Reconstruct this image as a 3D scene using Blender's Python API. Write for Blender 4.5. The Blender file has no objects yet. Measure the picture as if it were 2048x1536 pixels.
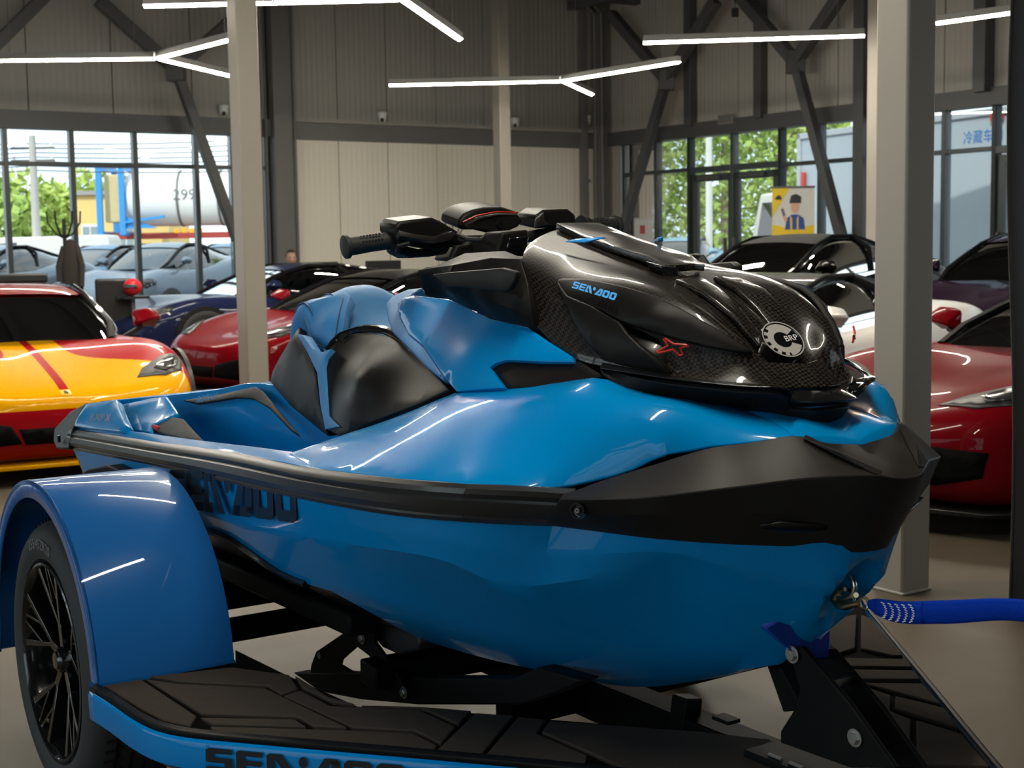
import bpy, bmesh, math, random
import numpy as np
from mathutils import Vector, Matrix, geometry
from math import sin, cos, pi, radians

scene = bpy.context.scene
col = scene.collection

# ---------------------------------------------------------------- camera
cam_d = bpy.data.cameras.new('camera')
cam_d.sensor_width = 36.0
cam_d.lens = 49.92
cam_d.clip_end = 500
cam_d.dof.use_dof = True
cam_d.dof.focus_distance = 3.3
cam_d.dof.aperture_fstop = 9.0
cam = bpy.data.objects.new('camera', cam_d)
col.objects.link(cam)
PITCH, ROLL = math.atan(278 / 2840), -0.016
_F = Vector((0, cos(PITCH), -sin(PITCH)))
_U0 = Vector((0, sin(PITCH), cos(PITCH)))
_R0 = Vector((1, 0, 0))
_R = _R0 * cos(ROLL) + _U0 * sin(ROLL)
_U = _U0 * cos(ROLL) - _R0 * sin(ROLL)
cam.matrix_world = Matrix(((_R.x, _U.x, -_F.x, 0), (_R.y, _U.y, -_F.y, 0), (_R.z, _U.z, -_F.z, 1.43), (0, 0, 0, 1)))
scene.camera = cam

# ---------------------------------------------------------------- light, exposure
scene.view_settings.view_transform = 'Standard'
scene.view_settings.look = 'None'
scene.view_settings.exposure = 0.0
scene.view_settings.gamma = 1.0
scene.view_settings.use_curve_mapping = False
LED = 120.0        # brightness of the pendant strips
SKY = 2.0        # brightness of the sky
world = bpy.data.worlds.new('sky')
scene.world = world
world.use_nodes = True
wn = world.node_tree
for n in list(wn.nodes):
    wn.nodes.remove(n)
w_out = wn.nodes.new('ShaderNodeOutputWorld')
w_bg = wn.nodes.new('ShaderNodeBackground')
w_tc = wn.nodes.new('ShaderNodeTexCoord')
w_map = wn.nodes.new('ShaderNodeMapping')
w_map.inputs['Scale'].default_value = (1.6, 1.6, 5.0)
w_noise = wn.nodes.new('ShaderNodeTexNoise')
w_noise.inputs['Scale'].default_value = 2.4
w_noise.inputs['Detail'].default_value = 7
w_ramp = wn.nodes.new('ShaderNodeValToRGB')
w_ramp.color_ramp.elements[0].position = 0.38
w_ramp.color_ramp.elements[0].color = (0.62, 0.76, 0.90, 1)
w_ramp.color_ramp.elements[1].position = 0.58
w_ramp.color_ramp.elements[1].color = (0.97, 0.98, 1.0, 1)
wn.links.new(w_tc.outputs['Generated'], w_map.inputs['Vector'])
wn.links.new(w_map.outputs['Vector'], w_noise.inputs['Vector'])
wn.links.new(w_noise.outputs['Fac'], w_ramp.inputs['Fac'])
wn.links.new(w_ramp.outputs['Color'], w_bg.inputs['Color'])
w_bg.inputs['Strength'].default_value = SKY
wn.links.new(w_bg.outputs['Background'], w_out.inputs['Surface'])
sun_d = bpy.data.lights.new('sun', 'SUN')
sun_d.energy = 3.2
sun_d.angle = radians(0.6)
sun_d.color = (1.0, 0.94, 0.84)
sun = bpy.data.objects.new('sun', sun_d)
sun.rotation_euler = (radians(48), 0, radians(-25))
col.objects.link(sun)

# ---------------------------------------------------------------- materials
MATS = {}
def mat(name, color, rough=0.5, metal=0.0, coat=0.0, spec=0.5, noise=0.0, nscale=8.0, bump=0.0, bscale=60.0, emit=None, estr=1.0, sheen=0.0, coat_rough=0.03):
    """procedural surface: base colour broken up by noise, optional fine relief"""
    if name in MATS:
        return MATS[name]
    m = bpy.data.materials.new(name)
    m.use_nodes = True
    nt = m.node_tree
    b = nt.nodes['Principled BSDF']
    b.inputs['Base Color'].default_value = (*color, 1)
    b.inputs['Roughness'].default_value = rough
    b.inputs['Metallic'].default_value = metal
    b.inputs['Coat Weight'].default_value = coat
    b.inputs['Coat Roughness'].default_value = coat_rough
    b.inputs['Specular IOR Level'].default_value = spec
    if sheen:
        b.inputs['Sheen Weight'].default_value = sheen
    if noise or bump:
        tc = nt.nodes.new('ShaderNodeTexCoord')
    if noise:
        n = nt.nodes.new('ShaderNodeTexNoise')
        n.inputs['Scale'].default_value = nscale
        n.inputs['Detail'].default_value = 5
        nt.links.new(tc.outputs['Object'], n.inputs['Vector'])
        mx = nt.nodes.new('ShaderNodeMix')
        mx.data_type = 'RGBA'
        mx.inputs['A'].default_value = (*[max(0, c * (1 - noise)) for c in color], 1)
        mx.inputs['B'].default_value = (*[min(1, c * (1 + noise)) for c in color], 1)
        nt.links.new(n.outputs['Fac'], mx.inputs['Factor'])
        nt.links.new(mx.outputs['Result'], b.inputs['Base Color'])
    if bump:
        n2 = nt.nodes.new('ShaderNodeTexNoise')
        n2.inputs['Scale'].default_value = bscale
        n2.inputs['Detail'].default_value = 3
        nt.links.new(tc.outputs['Object'], n2.inputs['Vector'])
        bp = nt.nodes.new('ShaderNodeBump')
        bp.inputs['Strength'].default_value = bump
        bp.inputs['Distance'].default_value = 0.01
        nt.links.new(n2.outputs['Fac'], bp.inputs['Height'])
        nt.links.new(bp.outputs['Normal'], b.inputs['Normal'])
    if emit:
        b.inputs['Emission Color'].default_value = (*emit, 1)
        b.inputs['Emission Strength'].default_value = estr
    MATS[name] = m
    return m

def glass_mat(name, tint=(0.9, 0.97, 0.97), refl=1.45, rough=0.0):
    if name in MATS:
        return MATS[name]
    m = bpy.data.materials.new(name)
    m.use_nodes = True
    nt = m.node_tree
    nt.nodes.clear()
    o = nt.nodes.new('ShaderNodeOutputMaterial')
    t = nt.nodes.new('ShaderNodeBsdfTransparent')
    t.inputs['Color'].default_value = (*tint, 1)
    g = nt.nodes.new('ShaderNodeBsdfGlossy')
    g.inputs['Roughness'].default_value = rough
    fr = nt.nodes.new('ShaderNodeFresnel')
    fr.inputs['IOR'].default_value = refl
    mx = nt.nodes.new('ShaderNodeMixShader')
    nt.links.new(fr.outputs['Fac'], mx.inputs['Fac'])
    nt.links.new(t.outputs['BSDF'], mx.inputs[1])
    nt.links.new(g.outputs['BSDF'], mx.inputs[2])
    nt.links.new(mx.outputs['Shader'], o.inputs['Surface'])
    MATS[name] = m
    return m

# ---------------------------------------------------------------- object helpers
def empty(name, loc=(0, 0, 0), rz=0.0):
    o = bpy.data.objects.new(name, None)
    o.empty_display_size = 0.1
    o.location = loc
    o.rotation_euler = (0, 0, rz)
    col.objects.link(o)
    return o

def tag(o, label=None, cat=None, group=None, kind=None):
    if label: o['label'] = label
    if cat: o['category'] = cat
    if group: o['group'] = group
    if kind: o['kind'] = kind
    return o

def thing(name, label, cat, loc=(0, 0, 0), rz=0.0, group=None):
    return tag(empty(name, loc, rz), label, cat, group)

def sharpen(me, ang):
    for p in me.polygons:
        p.use_smooth = True
    me.set_sharp_from_angle(angle=radians(ang))

def mesh_obj(name, verts, faces, m, parent=None, smooth=35, th=0.0, bevel=0.0, subsurf=0, off=-1.0):
    me = bpy.data.meshes.new(name)
    me.from_pydata([tuple(v) for v in verts], [], faces)
    me.update()
    me.materials.append(m)
    o = bpy.data.objects.new(name, me)
    col.objects.link(o)
    if parent: o.parent = parent
    finish(o, smooth, th, bevel, subsurf, off)
    return o

def finish(o, smooth=35, th=0.0, bevel=0.0, subsurf=0, off=-1.0):
    if smooth: sharpen(o.data, smooth)
    if th:
        s = o.modifiers.new('thickness', 'SOLIDIFY')
        s.thickness = th
        s.offset = off
    if bevel:
        b = o.modifiers.new('edge', 'BEVEL')
        b.width = bevel
        b.segments = 2
        b.limit_method = 'ANGLE'
        b.angle_limit = radians(42)
        b.harden_normals = False
    if subsurf:
        s = o.modifiers.new('smooth', 'SUBSURF')
        s.levels = s.render_levels = subsurf

def bm_obj(name, bm, m, parent=None, smooth=35, **k):
    me = bpy.data.meshes.new(name)
    bm.normal_update()
    bm.to_mesh(me)
    bm.free()
    me.materials.append(m)
    o = bpy.data.objects.new(name, me)
    col.objects.link(o)
    if parent: o.parent = parent
    finish(o, smooth, **k)
    return o

def box_bm(bm, c, s, M=None):
    r = bmesh.ops.create_cube(bm, size=1.0)
    for v in r['verts']:
        v.co = Vector((v.co.x * s[0] + c[0], v.co.y * s[1] + c[1], v.co.z * s[2] + c[2]))
        if M: v.co = M @ v.co
    return r['verts']

def box(name, c, s, m, parent=None, bevel=0.0, M=None, smooth=30):
    bm = bmesh.new()
    box_bm(bm, c, s, M)
    return bm_obj(name, bm, m, parent, smooth, bevel=bevel)

def tube_bm(bm, pts, r, n=10, caps=True, flat=None):
    """round tube through points; r may be a number or one radius per point"""
    pts = [Vector(p) for p in pts]
    rs = r if isinstance(r, (list, tuple)) else [r] * len(pts)
    rings = []
    prev = None
    for i, p in enumerate(pts):
        d = (pts[min(i + 1, len(pts) - 1)] - pts[max(i - 1, 0)]).normalized()
        if prev is None:
            up = Vector((0, 0, 1)) if abs(d.z) < 0.9 else Vector((1, 0, 0))
            x = d.cross(up).normalized()
        else:
            x = (prev - d * prev.dot(d)).normalized()
        prev = x
        y = d.cross(x)
        fy = flat if flat else 1.0
        rings.append([bm.verts.new(p + x * rs[i] * cos(2 * pi * k / n) + y * rs[i] * fy * sin(2 * pi * k / n)) for k in range(n)])
    for i in range(len(rings) - 1):
        for k in range(n):
            bm.faces.new((rings[i][k], rings[i][(k + 1) % n], rings[i + 1][(k + 1) % n], rings[i + 1][k]))
    if caps:
        bm.faces.new(rings[0][::-1])
        bm.faces.new(rings[-1])

def tube(name, pts, r, m, parent=None, n=10, smooth=40, flat=None):
    bm = bmesh.new()
    tube_bm(bm, pts, r, n, flat=flat)
    bmesh.ops.recalc_face_normals(bm, faces=bm.faces)
    return bm_obj(name, bm, m, parent, smooth)

def bar(name, p, q, w, h, m, parent=None, bevel=0.0):
    """rectangular bar from p to q, w wide and h high"""
    p, q = Vector(p), Vector(q)
    d = (q - p)
    L = d.length
    d.normalize()
    up = Vector((0, 0, 1)) if abs(d.z) < 0.95 else Vector((0, 1, 0))
    x = d.cross(up).normalized()
    y = x.cross(d)
    M = Matrix(((d.x, x.x, y.x, p.x), (d.y, x.y, y.y, p.y), (d.z, x.z, y.z, p.z), (0, 0, 0, 1)))
    return box(name, (L / 2, 0, 0), (L, w, h), m, parent, bevel, M)

def lathe_bm(bm, prof, n=32, M=None):
    rings = []
    for (r, z) in prof:
        rings.append([bm.verts.new(Vector((r * cos(2 * pi * k / n), r * sin(2 * pi * k / n), z))) for k in range(n)])
    for i in range(len(rings) - 1):
        for k in range(n):
            bm.faces.new((rings[i][k], rings[i][(k + 1) % n], rings[i + 1][(k + 1) % n], rings[i + 1][k]))
    if M is not None:
        for ring in rings:
            for v in ring: v.co = M @ v.co

def lathe(name, prof, m, parent=None, n=32, M=None, smooth=40):
    bm = bmesh.new()
    lathe_bm(bm, prof, n, M)
    bmesh.ops.recalc_face_normals(bm, faces=bm.faces)
    return bm_obj(name, bm, m, parent, smooth)

def spline(pts, n, closed=False):
    """n points evenly along a smooth curve through pts"""
    P = [Vector(p) for p in pts]
    if len(P) == 2:
        return [P[0].lerp(P[1], i / (n - 1)) for i in range(n)]
    dense = []
    K = 8
    for i in range(len(P) - 1):
        p0 = P[i - 1] if i > 0 else P[0] * 2 - P[1]
        p1, p2 = P[i], P[i + 1]
        p3 = P[i + 2] if i + 2 < len(P) else P[-1] * 2 - P[-2]
        t1 = (p1 - p0).length ** 0.5 + 1e-6
        t2 = (p2 - p1).length ** 0.5 + 1e-6
        t3 = (p3 - p2).length ** 0.5 + 1e-6
        m1 = ((p1 - p0) / t1 - (p2 - p0) / (t1 + t2) + (p2 - p1) / t2) * t2
        m2 = ((p2 - p1) / t2 - (p3 - p1) / (t2 + t3) + (p3 - p2) / t3) * t2
        for k in range(K):
            t = k / K
            dense.append(p1 * (2*t**3 - 3*t**2 + 1) + m1 * (t**3 - 2*t**2 + t) + p2 * (-2*t**3 + 3*t**2) + m2 * (t**3 - t**2))
    dense.append(P[-1])
    return resample(dense, n)

def resample(P, n):
    P = [Vector(p) for p in P]
    L = [0.0]
    for i in range(1, len(P)):
        L.append(L[-1] + (P[i] - P[i - 1]).length)
    out, j = [], 0
    for i in range(n):
        s = L[-1] * i / (n - 1)
        while j < len(P) - 2 and L[j + 1] < s: j += 1
        seg = L[j + 1] - L[j]
        out.append(P[j].lerp(P[j + 1], (s - L[j]) / seg if seg > 1e-9 else 0))
    return out

def interp(tab, x):
    """piecewise smooth table lookup: tab = [(x, a, b, ..)]"""
    if x <= tab[0][0]: return tab[0][1:]
    if x >= tab[-1][0]: return tab[-1][1:]
    for i in range(len(tab) - 1):
        if tab[i][0] <= x <= tab[i + 1][0]:
            t = (x - tab[i][0]) / (tab[i + 1][0] - tab[i][0])
            out = []
            for k in range(1, len(tab[0])):
                def slope(j):
                    if j == 0: return (tab[1][k] - tab[0][k]) / (tab[1][0] - tab[0][0])
                    if j == len(tab) - 1: return (tab[-1][k] - tab[-2][k]) / (tab[-1][0] - tab[-2][0])
                    return (tab[j + 1][k] - tab[j - 1][k]) / (tab[j + 1][0] - tab[j - 1][0])
                h = tab[i + 1][0] - tab[i][0]
                y0, y1 = tab[i][k], tab[i + 1][k]
                out.append(y0*(2*t**3-3*t**2+1) + slope(i)*h*(t**3-2*t**2+t) + y1*(-2*t**3+3*t**2) + slope(i+1)*h*(t**3-t**2))
            return out

def grid_faces(nr, nc, closed=False, flip=False):
    f = []
    for i in range(nr - 1):
        for j in range(nc if closed else nc - 1):
            a, b = i * nc + j, i * nc + (j + 1) % nc
            c, d = b + nc, a + nc
            f.append((a, d, c, b) if flip else (a, b, c, d))
    return f

def loft(name, rows, m, parent=None, n=24, sub=1, flip=False, straight=False, **k):
    """surface through longitudinal rows; sub extra rows between neighbours"""
    R = [(resample(r, n) if straight else spline(r, n)) for r in rows]
    if sub > 1:
        cols = []
        for j in range(n):
            cols.append(spline([r[j] for r in R], (len(R) - 1) * sub + 1))
        R = [[cols[j][i] for j in range(n)] for i in range((len(R) - 1) * sub + 1)]
    V = [p for r in R for p in r]
    return mesh_obj(name, V, grid_faces(len(R), n, flip=flip), m, parent, **k)

def mirror_y(pts):
    return [(p[0], -p[1], p[2]) for p in pts]

def panel_data(outline, inner=(), res=0.04, toward=(0, -1, 0), stiff=2e-4):
    """fill a closed 3-D outline with a taut smooth skin (triangles)"""
    P = [Vector(p) for p in outline]
    c = sum(P, Vector()) / len(P)
    nrm = Vector()
    for i in range(len(P)):
        nrm += (P[i] - c).cross(P[(i + 1) % len(P)] - c)
    nrm.normalize()
    if nrm.dot(Vector(toward)) < 0: nrm = -nrm
    ax = (P[len(P) // 2] - P[0])
    ax = (ax - nrm * ax.dot(nrm)).normalized()
    ay = nrm.cross(ax)
    B = []
    for i in range(len(P)):
        p, q = P[i], P[(i + 1) % len(P)]
        k = max(1, int((q - p).length / res))
        for t in range(k): B.append(p.lerp(q, t / k))
    to2 = lambda p: Vector(((p - c).dot(ax), (p - c).dot(ay)))
    b2 = [to2(p) for p in B]
    h = [(p - c).dot(nrm) for p in B]
    pts, hh, fixed = list(b2), list(h), [True] * len(b2)
    for p in inner:
        p = Vector(p)
        pts.append(to2(p)); hh.append((p - c).dot(nrm)); fixed.append(True)
    x0, x1 = min(p.x for p in b2), max(p.x for p in b2)
    y0, y1 = min(p.y for p in b2), max(p.y for p in b2)
    def inside(q):
        r = False
        for i in range(len(b2)):
            a, b = b2[i], b2[i - 1]
            if (a.y > q.y) != (b.y > q.y) and q.x < (b.x - a.x) * (q.y - a.y) / (b.y - a.y) + a.x: r = not r
        return r
    row = 0
    y = y0 + res * 0.5
    while y < y1:
        x = x0 + (res * 0.5 if row % 2 else 0.0)
        while x < x1:
            q = Vector((x, y))
            if inside(q) and min((q - p).length for p in pts[:len(b2) + len(inner)]) > res * 0.5:
                pts.append(q); hh.append(0.0); fixed.append(False)
            x += res
        y += res * 0.87
        row += 1
    edges = [(i, (i + 1) % len(b2)) for i in range(len(b2))]
    V, E, F, ov, oe, of = geometry.delaunay_2d_cdt(pts, edges, [], 1, 1e-6)
    H, X = [], []
    for i, v in enumerate(V):
        src = ov[i]
        if src:
            H.append(hh[src[0]]); X.append(fixed[src[0]])
        else:
            H.append(0.0); X.append(False)
    nb = [set() for _ in V]
    for f in F:
        for i in range(len(f)):
            a, b = f[i], f[i - 1]
            nb[a].add(b); nb[b].add(a)
    # thin-plate surface through the outline and the inner points
    K = [i for i in range(len(H)) if X[i]]
    P2 = np.array([(V[i].x, V[i].y) for i in K])
    hz_ = np.array([H[i] for i in K])
    def ker(A, B):
        r2 = ((A[:, None, :] - B[None, :, :]) ** 2).sum(-1) + 1e-12
        return 0.5 * r2 * np.log(r2)
    nk = len(K)
    S = np.zeros((nk + 3, nk + 3))
    S[:nk, :nk] = ker(P2, P2) + np.eye(nk) * stiff
    S[:nk, nk] = 1; S[:nk, nk + 1:] = P2
    S[nk, :nk] = 1; S[nk + 1:, :nk] = P2.T
    cf = np.linalg.solve(S, np.concatenate([hz_, np.zeros(3)]))
    A2 = np.array([(v.x, v.y) for v in V])
    HH = ker(A2, P2) @ cf[:nk] + cf[nk] + A2 @ cf[nk + 1:]
    for i in range(len(H)): H[i] = float(HH[i])
    verts = [c + ax * V[i].x + ay * V[i].y + nrm * H[i] for i in range(len(V))]
    faces = []
    for f in F:
        a, b, d = (V[f[0]], V[f[1]], V[f[2]])
        faces.append(tuple(f) if (b - a).cross(d - a) > 0 else tuple(f[::-1]))
    return verts, faces

def panel(name, outline, m, parent, inner=(), res=0.04, th=0.012, bevel=0.003, mirror=True, toward=(0, -1, 0), stiff=2e-4, smooth=30, label=None):
    V, F = panel_data(outline, inner, res, toward, stiff)
    o = mesh_obj(name, V, F, m, parent, smooth, th, bevel)
    if label: o['label'] = label
    if mirror:
        o2 = mesh_obj(name, [(v.x, -v.y, v.z) for v in V], [f[::-1] for f in F], m, parent, smooth, th, bevel)
        if label: o2['label'] = label
        return o, o2
    return o

def prism(name, outline, vec, m, parent, bevel=0.006, smooth=30, mirror=False, taper=1.0, segs=2):
    """closed solid: outline swept along vec, far end scaled by taper"""
    P = [Vector(p) for p in outline]
    v = Vector(vec)
    c = sum(P, Vector()) / len(P)
    n = len(P)
    def build(sgn):
        bm = bmesh.new()
        A = [bm.verts.new((p.x, p.y * sgn, p.z)) for p in P]
        Bq = [bm.verts.new(((c + (p - c) * taper + v).x, (c + (p - c) * taper + v).y * sgn, (c + (p - c) * taper + v).z)) for p in P]
        bm.faces.new(A)
        bm.faces.new(Bq[::-1])
        for i in range(n):
            bm.faces.new((A[i], Bq[i], Bq[(i + 1) % n], A[(i + 1) % n]))
        bmesh.ops.recalc_face_normals(bm, faces=bm.faces)
        o = bm_obj(name, bm, m, parent, smooth, bevel=bevel)
        for md in o.modifiers:
            if md.type == 'BEVEL': md.segments = segs
        return o
    o = build(1)
    if mirror: return o, build(-1)
    return o

def hull_obj(name, pts, m, parent, bevel=0.005, smooth=30, mirror=False):
    def build(sgn):
        bm = bmesh.new()
        for p in pts: bm.verts.new((p[0], p[1] * sgn, p[2]))
        r = bmesh.ops.convex_hull(bm, input=bm.verts)
        bmesh.ops.delete(bm, geom=[g for g in r['geom_interior'] if isinstance(g, bmesh.types.BMVert)], context='VERTS')
        bmesh.ops.dissolve_limit(bm, angle_limit=radians(4), verts=bm.verts, edges=bm.edges)
        bmesh.ops.recalc_face_normals(bm, faces=bm.faces)
        return bm_obj(name, bm, m, parent, smooth, bevel=bevel)
    o = build(1)
    if mirror: return o, build(-1)
    return o

# lettering drawn with bars in a unit cell: each letter is a list of quads
def _bar(x0, y0, x1, y1): return [(x0, y0), (x1, y0), (x1, y1), (x0, y1)]
def _ring(t=0.3, tv=0.25, c=0.14):
    return [[(c, 0), (1 - c, 0), (1 - t, tv), (t, tv)], [(1 - c, 0), (1, c), (1 - t + .04, tv + .04), (1 - t, tv)],
            [(1, c), (1, 1 - c), (1 - t, 1 - tv), (1 - t, tv)], [(1, 1 - c), (1 - c, 1), (1 - t, 1 - tv)],
            [(1 - c, 1), (c, 1), (t, 1 - tv), (1 - t, 1 - tv)], [(c, 1), (0, 1 - c), (t, 1 - tv)],
            [(0, 1 - c), (0, c), (t, tv), (t, 1 - tv)], [(0, c), (c, 0), (t, tv)]]
def _dot(cx, cy, r, n=14, asp=1.0):
    return [[(cx + r * cos(2 * pi * k / n) * asp, cy + r * sin(2 * pi * k / n)) for k in range(n)]]
GLYPH = {
    'S': [_bar(.08, .78, 1, 1), _bar(.0, .5, .3, .94), _bar(.0, .39, 1, .61), _bar(.7, .06, 1, .5), _bar(0, 0, .92, .22)],
    'E': [_bar(.0, .06, .3, .94), _bar(.06, .78, 1, 1), _bar(.1, .39, .95, .61), _bar(.06, 0, 1, .22)],
    'A': [_bar(0, 0, .27, .9), [(0, .9), (.1, 1), (.5, 1), (.5, .76), (.27, .76)], [(.3, 1), (.55, 1), (1.18, 0), (.82, 0), (.3, .78)], _bar(.2, 0, .5, .24)],
    'D': [[(.45, 1), (.72, 1), (.3, .0), (-.12, 0)], [(.5, 1), (.9, 1), (1, .9), (1, .76), (.6, .76)], _bar(.7, .1, 1, .9), [(0, 0), (.9, 0), (1, .1), (1, .24), (.1, .24)]],
    'O': _ring(),
    '.': _dot(.5, .74, .24, asp=1.0),
}
def logo_quads(h, w, gap, slant=0.0):
    """SEA.DOO word mark: list of polygons in (x, y), and the total width"""
    out, x = [], 0.0
    for ch in 'SEA.DOO':
        cw = w * (0.56 if ch == '.' else 1.0)
        if ch == '.': x += w * 0.02
        for q in GLYPH[ch]:
            if ch == '.':
                out.append([(x + cw * .5 + (a - .5) * h * .8, h * b) for a, b in q])
            else:
                out.append([(x + w * a + slant * h * b, h * b) for a, b in q])
        x += cw + (gap * .3 if ch in 'A.' else gap)
    return out, x - gap

def decal(name, polys, fn, m, parent, th=0.0015, label=None):
    """flat lettering: polygons mapped by fn(x, y) -> 3-D point"""
    V, F = [], []
    for q in polys:
        i = len(V)
        V += [fn(a, b) for a, b in q]
        F.append(tuple(range(i, i + len(q))))
    o = mesh_obj(name, V, F, m, parent, smooth=0)
    if label: o['label'] = label
    return o

def text_polys(body, size=1.0, shear=0.0):
    """built-in font turned into triangles in the plane"""
    cu = bpy.data.curves.new('lettering', 'FONT')
    cu.body = body
    cu.size = size
    cu.shear = shear
    cu.resolution_u = 3
    t = bpy.data.objects.new('lettering', cu)
    col.objects.link(t)
    dg = bpy.context.evaluated_depsgraph_get()
    me = bpy.data.meshes.new_from_object(t.evaluated_get(dg))
    out = [[(me.vertices[i].co.x, me.vertices[i].co.y) for i in p.vertices] for p in me.polygons]
    bpy.data.objects.remove(t)
    bpy.data.curves.remove(cu)
    bpy.data.meshes.remove(me)
    return out

# ================================================================ ROOM
AD = Vector((cos(radians(34)), sin(radians(34)), 0))       # along the far wall, towards its right corner
ND = Vector((AD.y, -AD.x, 0))                              # from the far wall into the room
PC = Vector((1.8, 26.8, 0))                                # the far corner
MA = Matrix(((-AD.x, ND.x, 0, PC.x), (-AD.y, ND.y, 0, PC.y), (0, 0, 1, 0), (0, 0, 0, 1)))   # far wall: s to the left, d into the room, z
MB = Matrix(((ND.x, -AD.x, 0, PC.x), (ND.y, -AD.y, 0, PC.y), (0, 0, 1, 0), (0, 0, 0, 1)))   # right wall: s to the right, d into the room, z
SW = 20.0     # room length along the far wall, shortened so side daylight reaches the hull
SB_ = 32.0    # room length along the right wall
HC = 6.3

def wbox(name, M, s0, s1, z0, z1, d0, d1, m, parent=None, bevel=0.0):
    return box(name, ((s0 + s1) / 2, (d0 + d1) / 2, (z0 + z1) / 2), (abs(s1 - s0), abs(d1 - d0), abs(z1 - z0)), m, parent, bevel, M)

def panel_wall_mat(name, c):
    """sandwich panel: fine vertical ribs in the sheet"""
    m = mat(name, c, 0.55, noise=0.05, nscale=0.7)
    nt = m.node_tree
    tc = nt.nodes.new('ShaderNodeTexCoord')
    mp = nt.nodes.new('ShaderNodeMapping')
    mp.inputs['Rotation'].default_value = (0, 0, radians(-34) if 'far' in name else radians(56))
    wv = nt.nodes.new('ShaderNodeTexWave')
    wv.inputs['Scale'].default_value = 3.2
    wv.wave_profile = 'TRI'
    bp = nt.nodes.new('ShaderNodeBump')
    bp.inputs['Strength'].default_value = 0.5
    bp.inputs['Distance'].default_value = 0.012
    nt.links.new(tc.outputs['Object'], mp.inputs['Vector'])
    nt.links.new(mp.outputs['Vector'], wv.inputs['Vector'])
    nt.links.new(wv.outputs['Fac'], bp.inputs['Height'])
    nt.links.new(bp.outputs['Normal'], nt.nodes['Principled BSDF'].inputs['Normal'])
    return m
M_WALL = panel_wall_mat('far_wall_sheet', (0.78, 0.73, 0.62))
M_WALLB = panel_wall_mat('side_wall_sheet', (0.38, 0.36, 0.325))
M_WALLU = panel_wall_mat('far_wall_upper_shaded_sheet', (0.33, 0.318, 0.29))  # greyer upper panels; dimness of the upper wall is also in this colour
M_PLAIN = mat('painted_board', (0.30, 0.28, 0.25), 0.6, noise=0.06, nscale=0.5)
M_JOINT = mat('joint_dark', (0.12, 0.11, 0.10), 0.7, noise=0.1)
M_STEEL = mat('steel_grey_paint', (0.075, 0.075, 0.078), 0.45, noise=0.12, nscale=3)
M_STEEL2 = mat('steel_mid_grey_paint', (0.14, 0.135, 0.13), 0.5, noise=0.1, nscale=3)
M_COL = mat('column_paint', (0.275, 0.25, 0.215), 0.5, noise=0.05, nscale=2)
M_ALU = mat('window_frame_alu', (0.045, 0.06, 0.065), 0.35, noise=0.1, nscale=4)
M_PANE = glass_mat('window_glass', (0.93, 0.98, 0.98), 1.3)
M_CEIL = mat('ceiling_sheet', (0.03, 0.03, 0.031), 0.7, noise=0.1)
M_LEDH = mat('strip_housing', (0.25, 0.25, 0.24), 0.4, noise=0.03)
M_LED = mat('strip_diffuser', (0.9, 0.9, 0.85), 0.4, noise=0.02, emit=(1.0, 0.93, 0.78), estr=LED)
M_WHITE = mat('white_plastic', (0.75, 0.75, 0.73), 0.35, noise=0.03)
M_BLACK = mat('black_plastic', (0.012, 0.012, 0.013), 0.4, noise=0.2, nscale=20)

def floor_mat():
    m = mat('polished_concrete', (0.085, 0.067, 0.046), 0.3, spec=0.22, noise=0.16, nscale=1.3, bump=0.04, bscale=90)
    nt = m.node_tree
    b = nt.nodes['Principled BSDF']
    tc = nt.nodes.new('ShaderNodeTexCoord')
    n = nt.nodes.new('ShaderNodeTexNoise')
    n.inputs['Scale'].default_value = 3.0
    n.inputs['Detail'].default_value = 8
    r = nt.nodes.new('ShaderNodeMapRange')
    r.inputs['To Min'].default_value = 0.38
    r.inputs['To Max'].default_value = 0.6
    nt.links.new(tc.outputs['Object'], n.inputs['Vector'])
    nt.links.new(n.outputs['Fac'], r.inputs['Value'])
    nt.links.new(r.outputs['Result'], b.inputs['Roughness'])
    return m

def W(M, s, d, z): return M @ Vector((s, d, z))
def room_quad(z, grow=0.3):
    return [W(MA, -grow, -grow, z), W(MA, SW, -grow, z), W(MA, SW, SB_, z), W(MA, -grow, SB_, z)]

q = room_quad(0.0)
fl = mesh_obj('floor', q + [p - Vector((0, 0, .2)) for p in q], [(3, 2, 1, 0)[::-1], (4, 5, 6, 7)[::-1], (0, 1, 5, 4), (1, 2, 6, 5), (2, 3, 7, 6), (3, 0, 4, 7)], floor_mat(), smooth=0)
tag(fl, kind='structure')
q = room_quad(HC)
ce = mesh_obj('ceiling', q + [p + Vector((0, 0, .2)) for p in q], [(0, 1, 2, 3), (7, 6, 5, 4), (0, 4, 5, 1), (1, 5, 6, 2), (2, 6, 7, 3), (3, 7, 4, 0)], M_CEIL, smooth=0)
tag(ce, kind='structure')
for i in range(14):
    wbox('ceiling_rib', MA, 0.2 + i * 1.2, 0.34 + i * 1.2, HC - .16, HC, 0.0, 14.0, M_CEIL, ce)
bar('roof_truss_chord', W(MA, -.1, 1.0, 5.75), W(MA, 16, 1.0, 5.75), .16, .16, M_STEEL, ce)
bar('roof_truss_chord', W(MA, .9, 0.2, 5.7), W(MA, .9, 22, 5.7), .16, .16, M_STEEL, ce)
for i in range(12):
    bar('roof_truss_web', W(MA, .2 + i * 1.3, 1.0, 5.75), W(MA, .85 + i * 1.3, 1.0, 6.3), .07, .07, M_STEEL, ce)
for i in range(10):
    bar('roof_truss_web', W(MA, .9, 1 + i * 1.9, 5.7), W(MA, .9, 1.95 + i * 1.9, 6.3), .07, .07, M_STEEL, ce)

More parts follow.
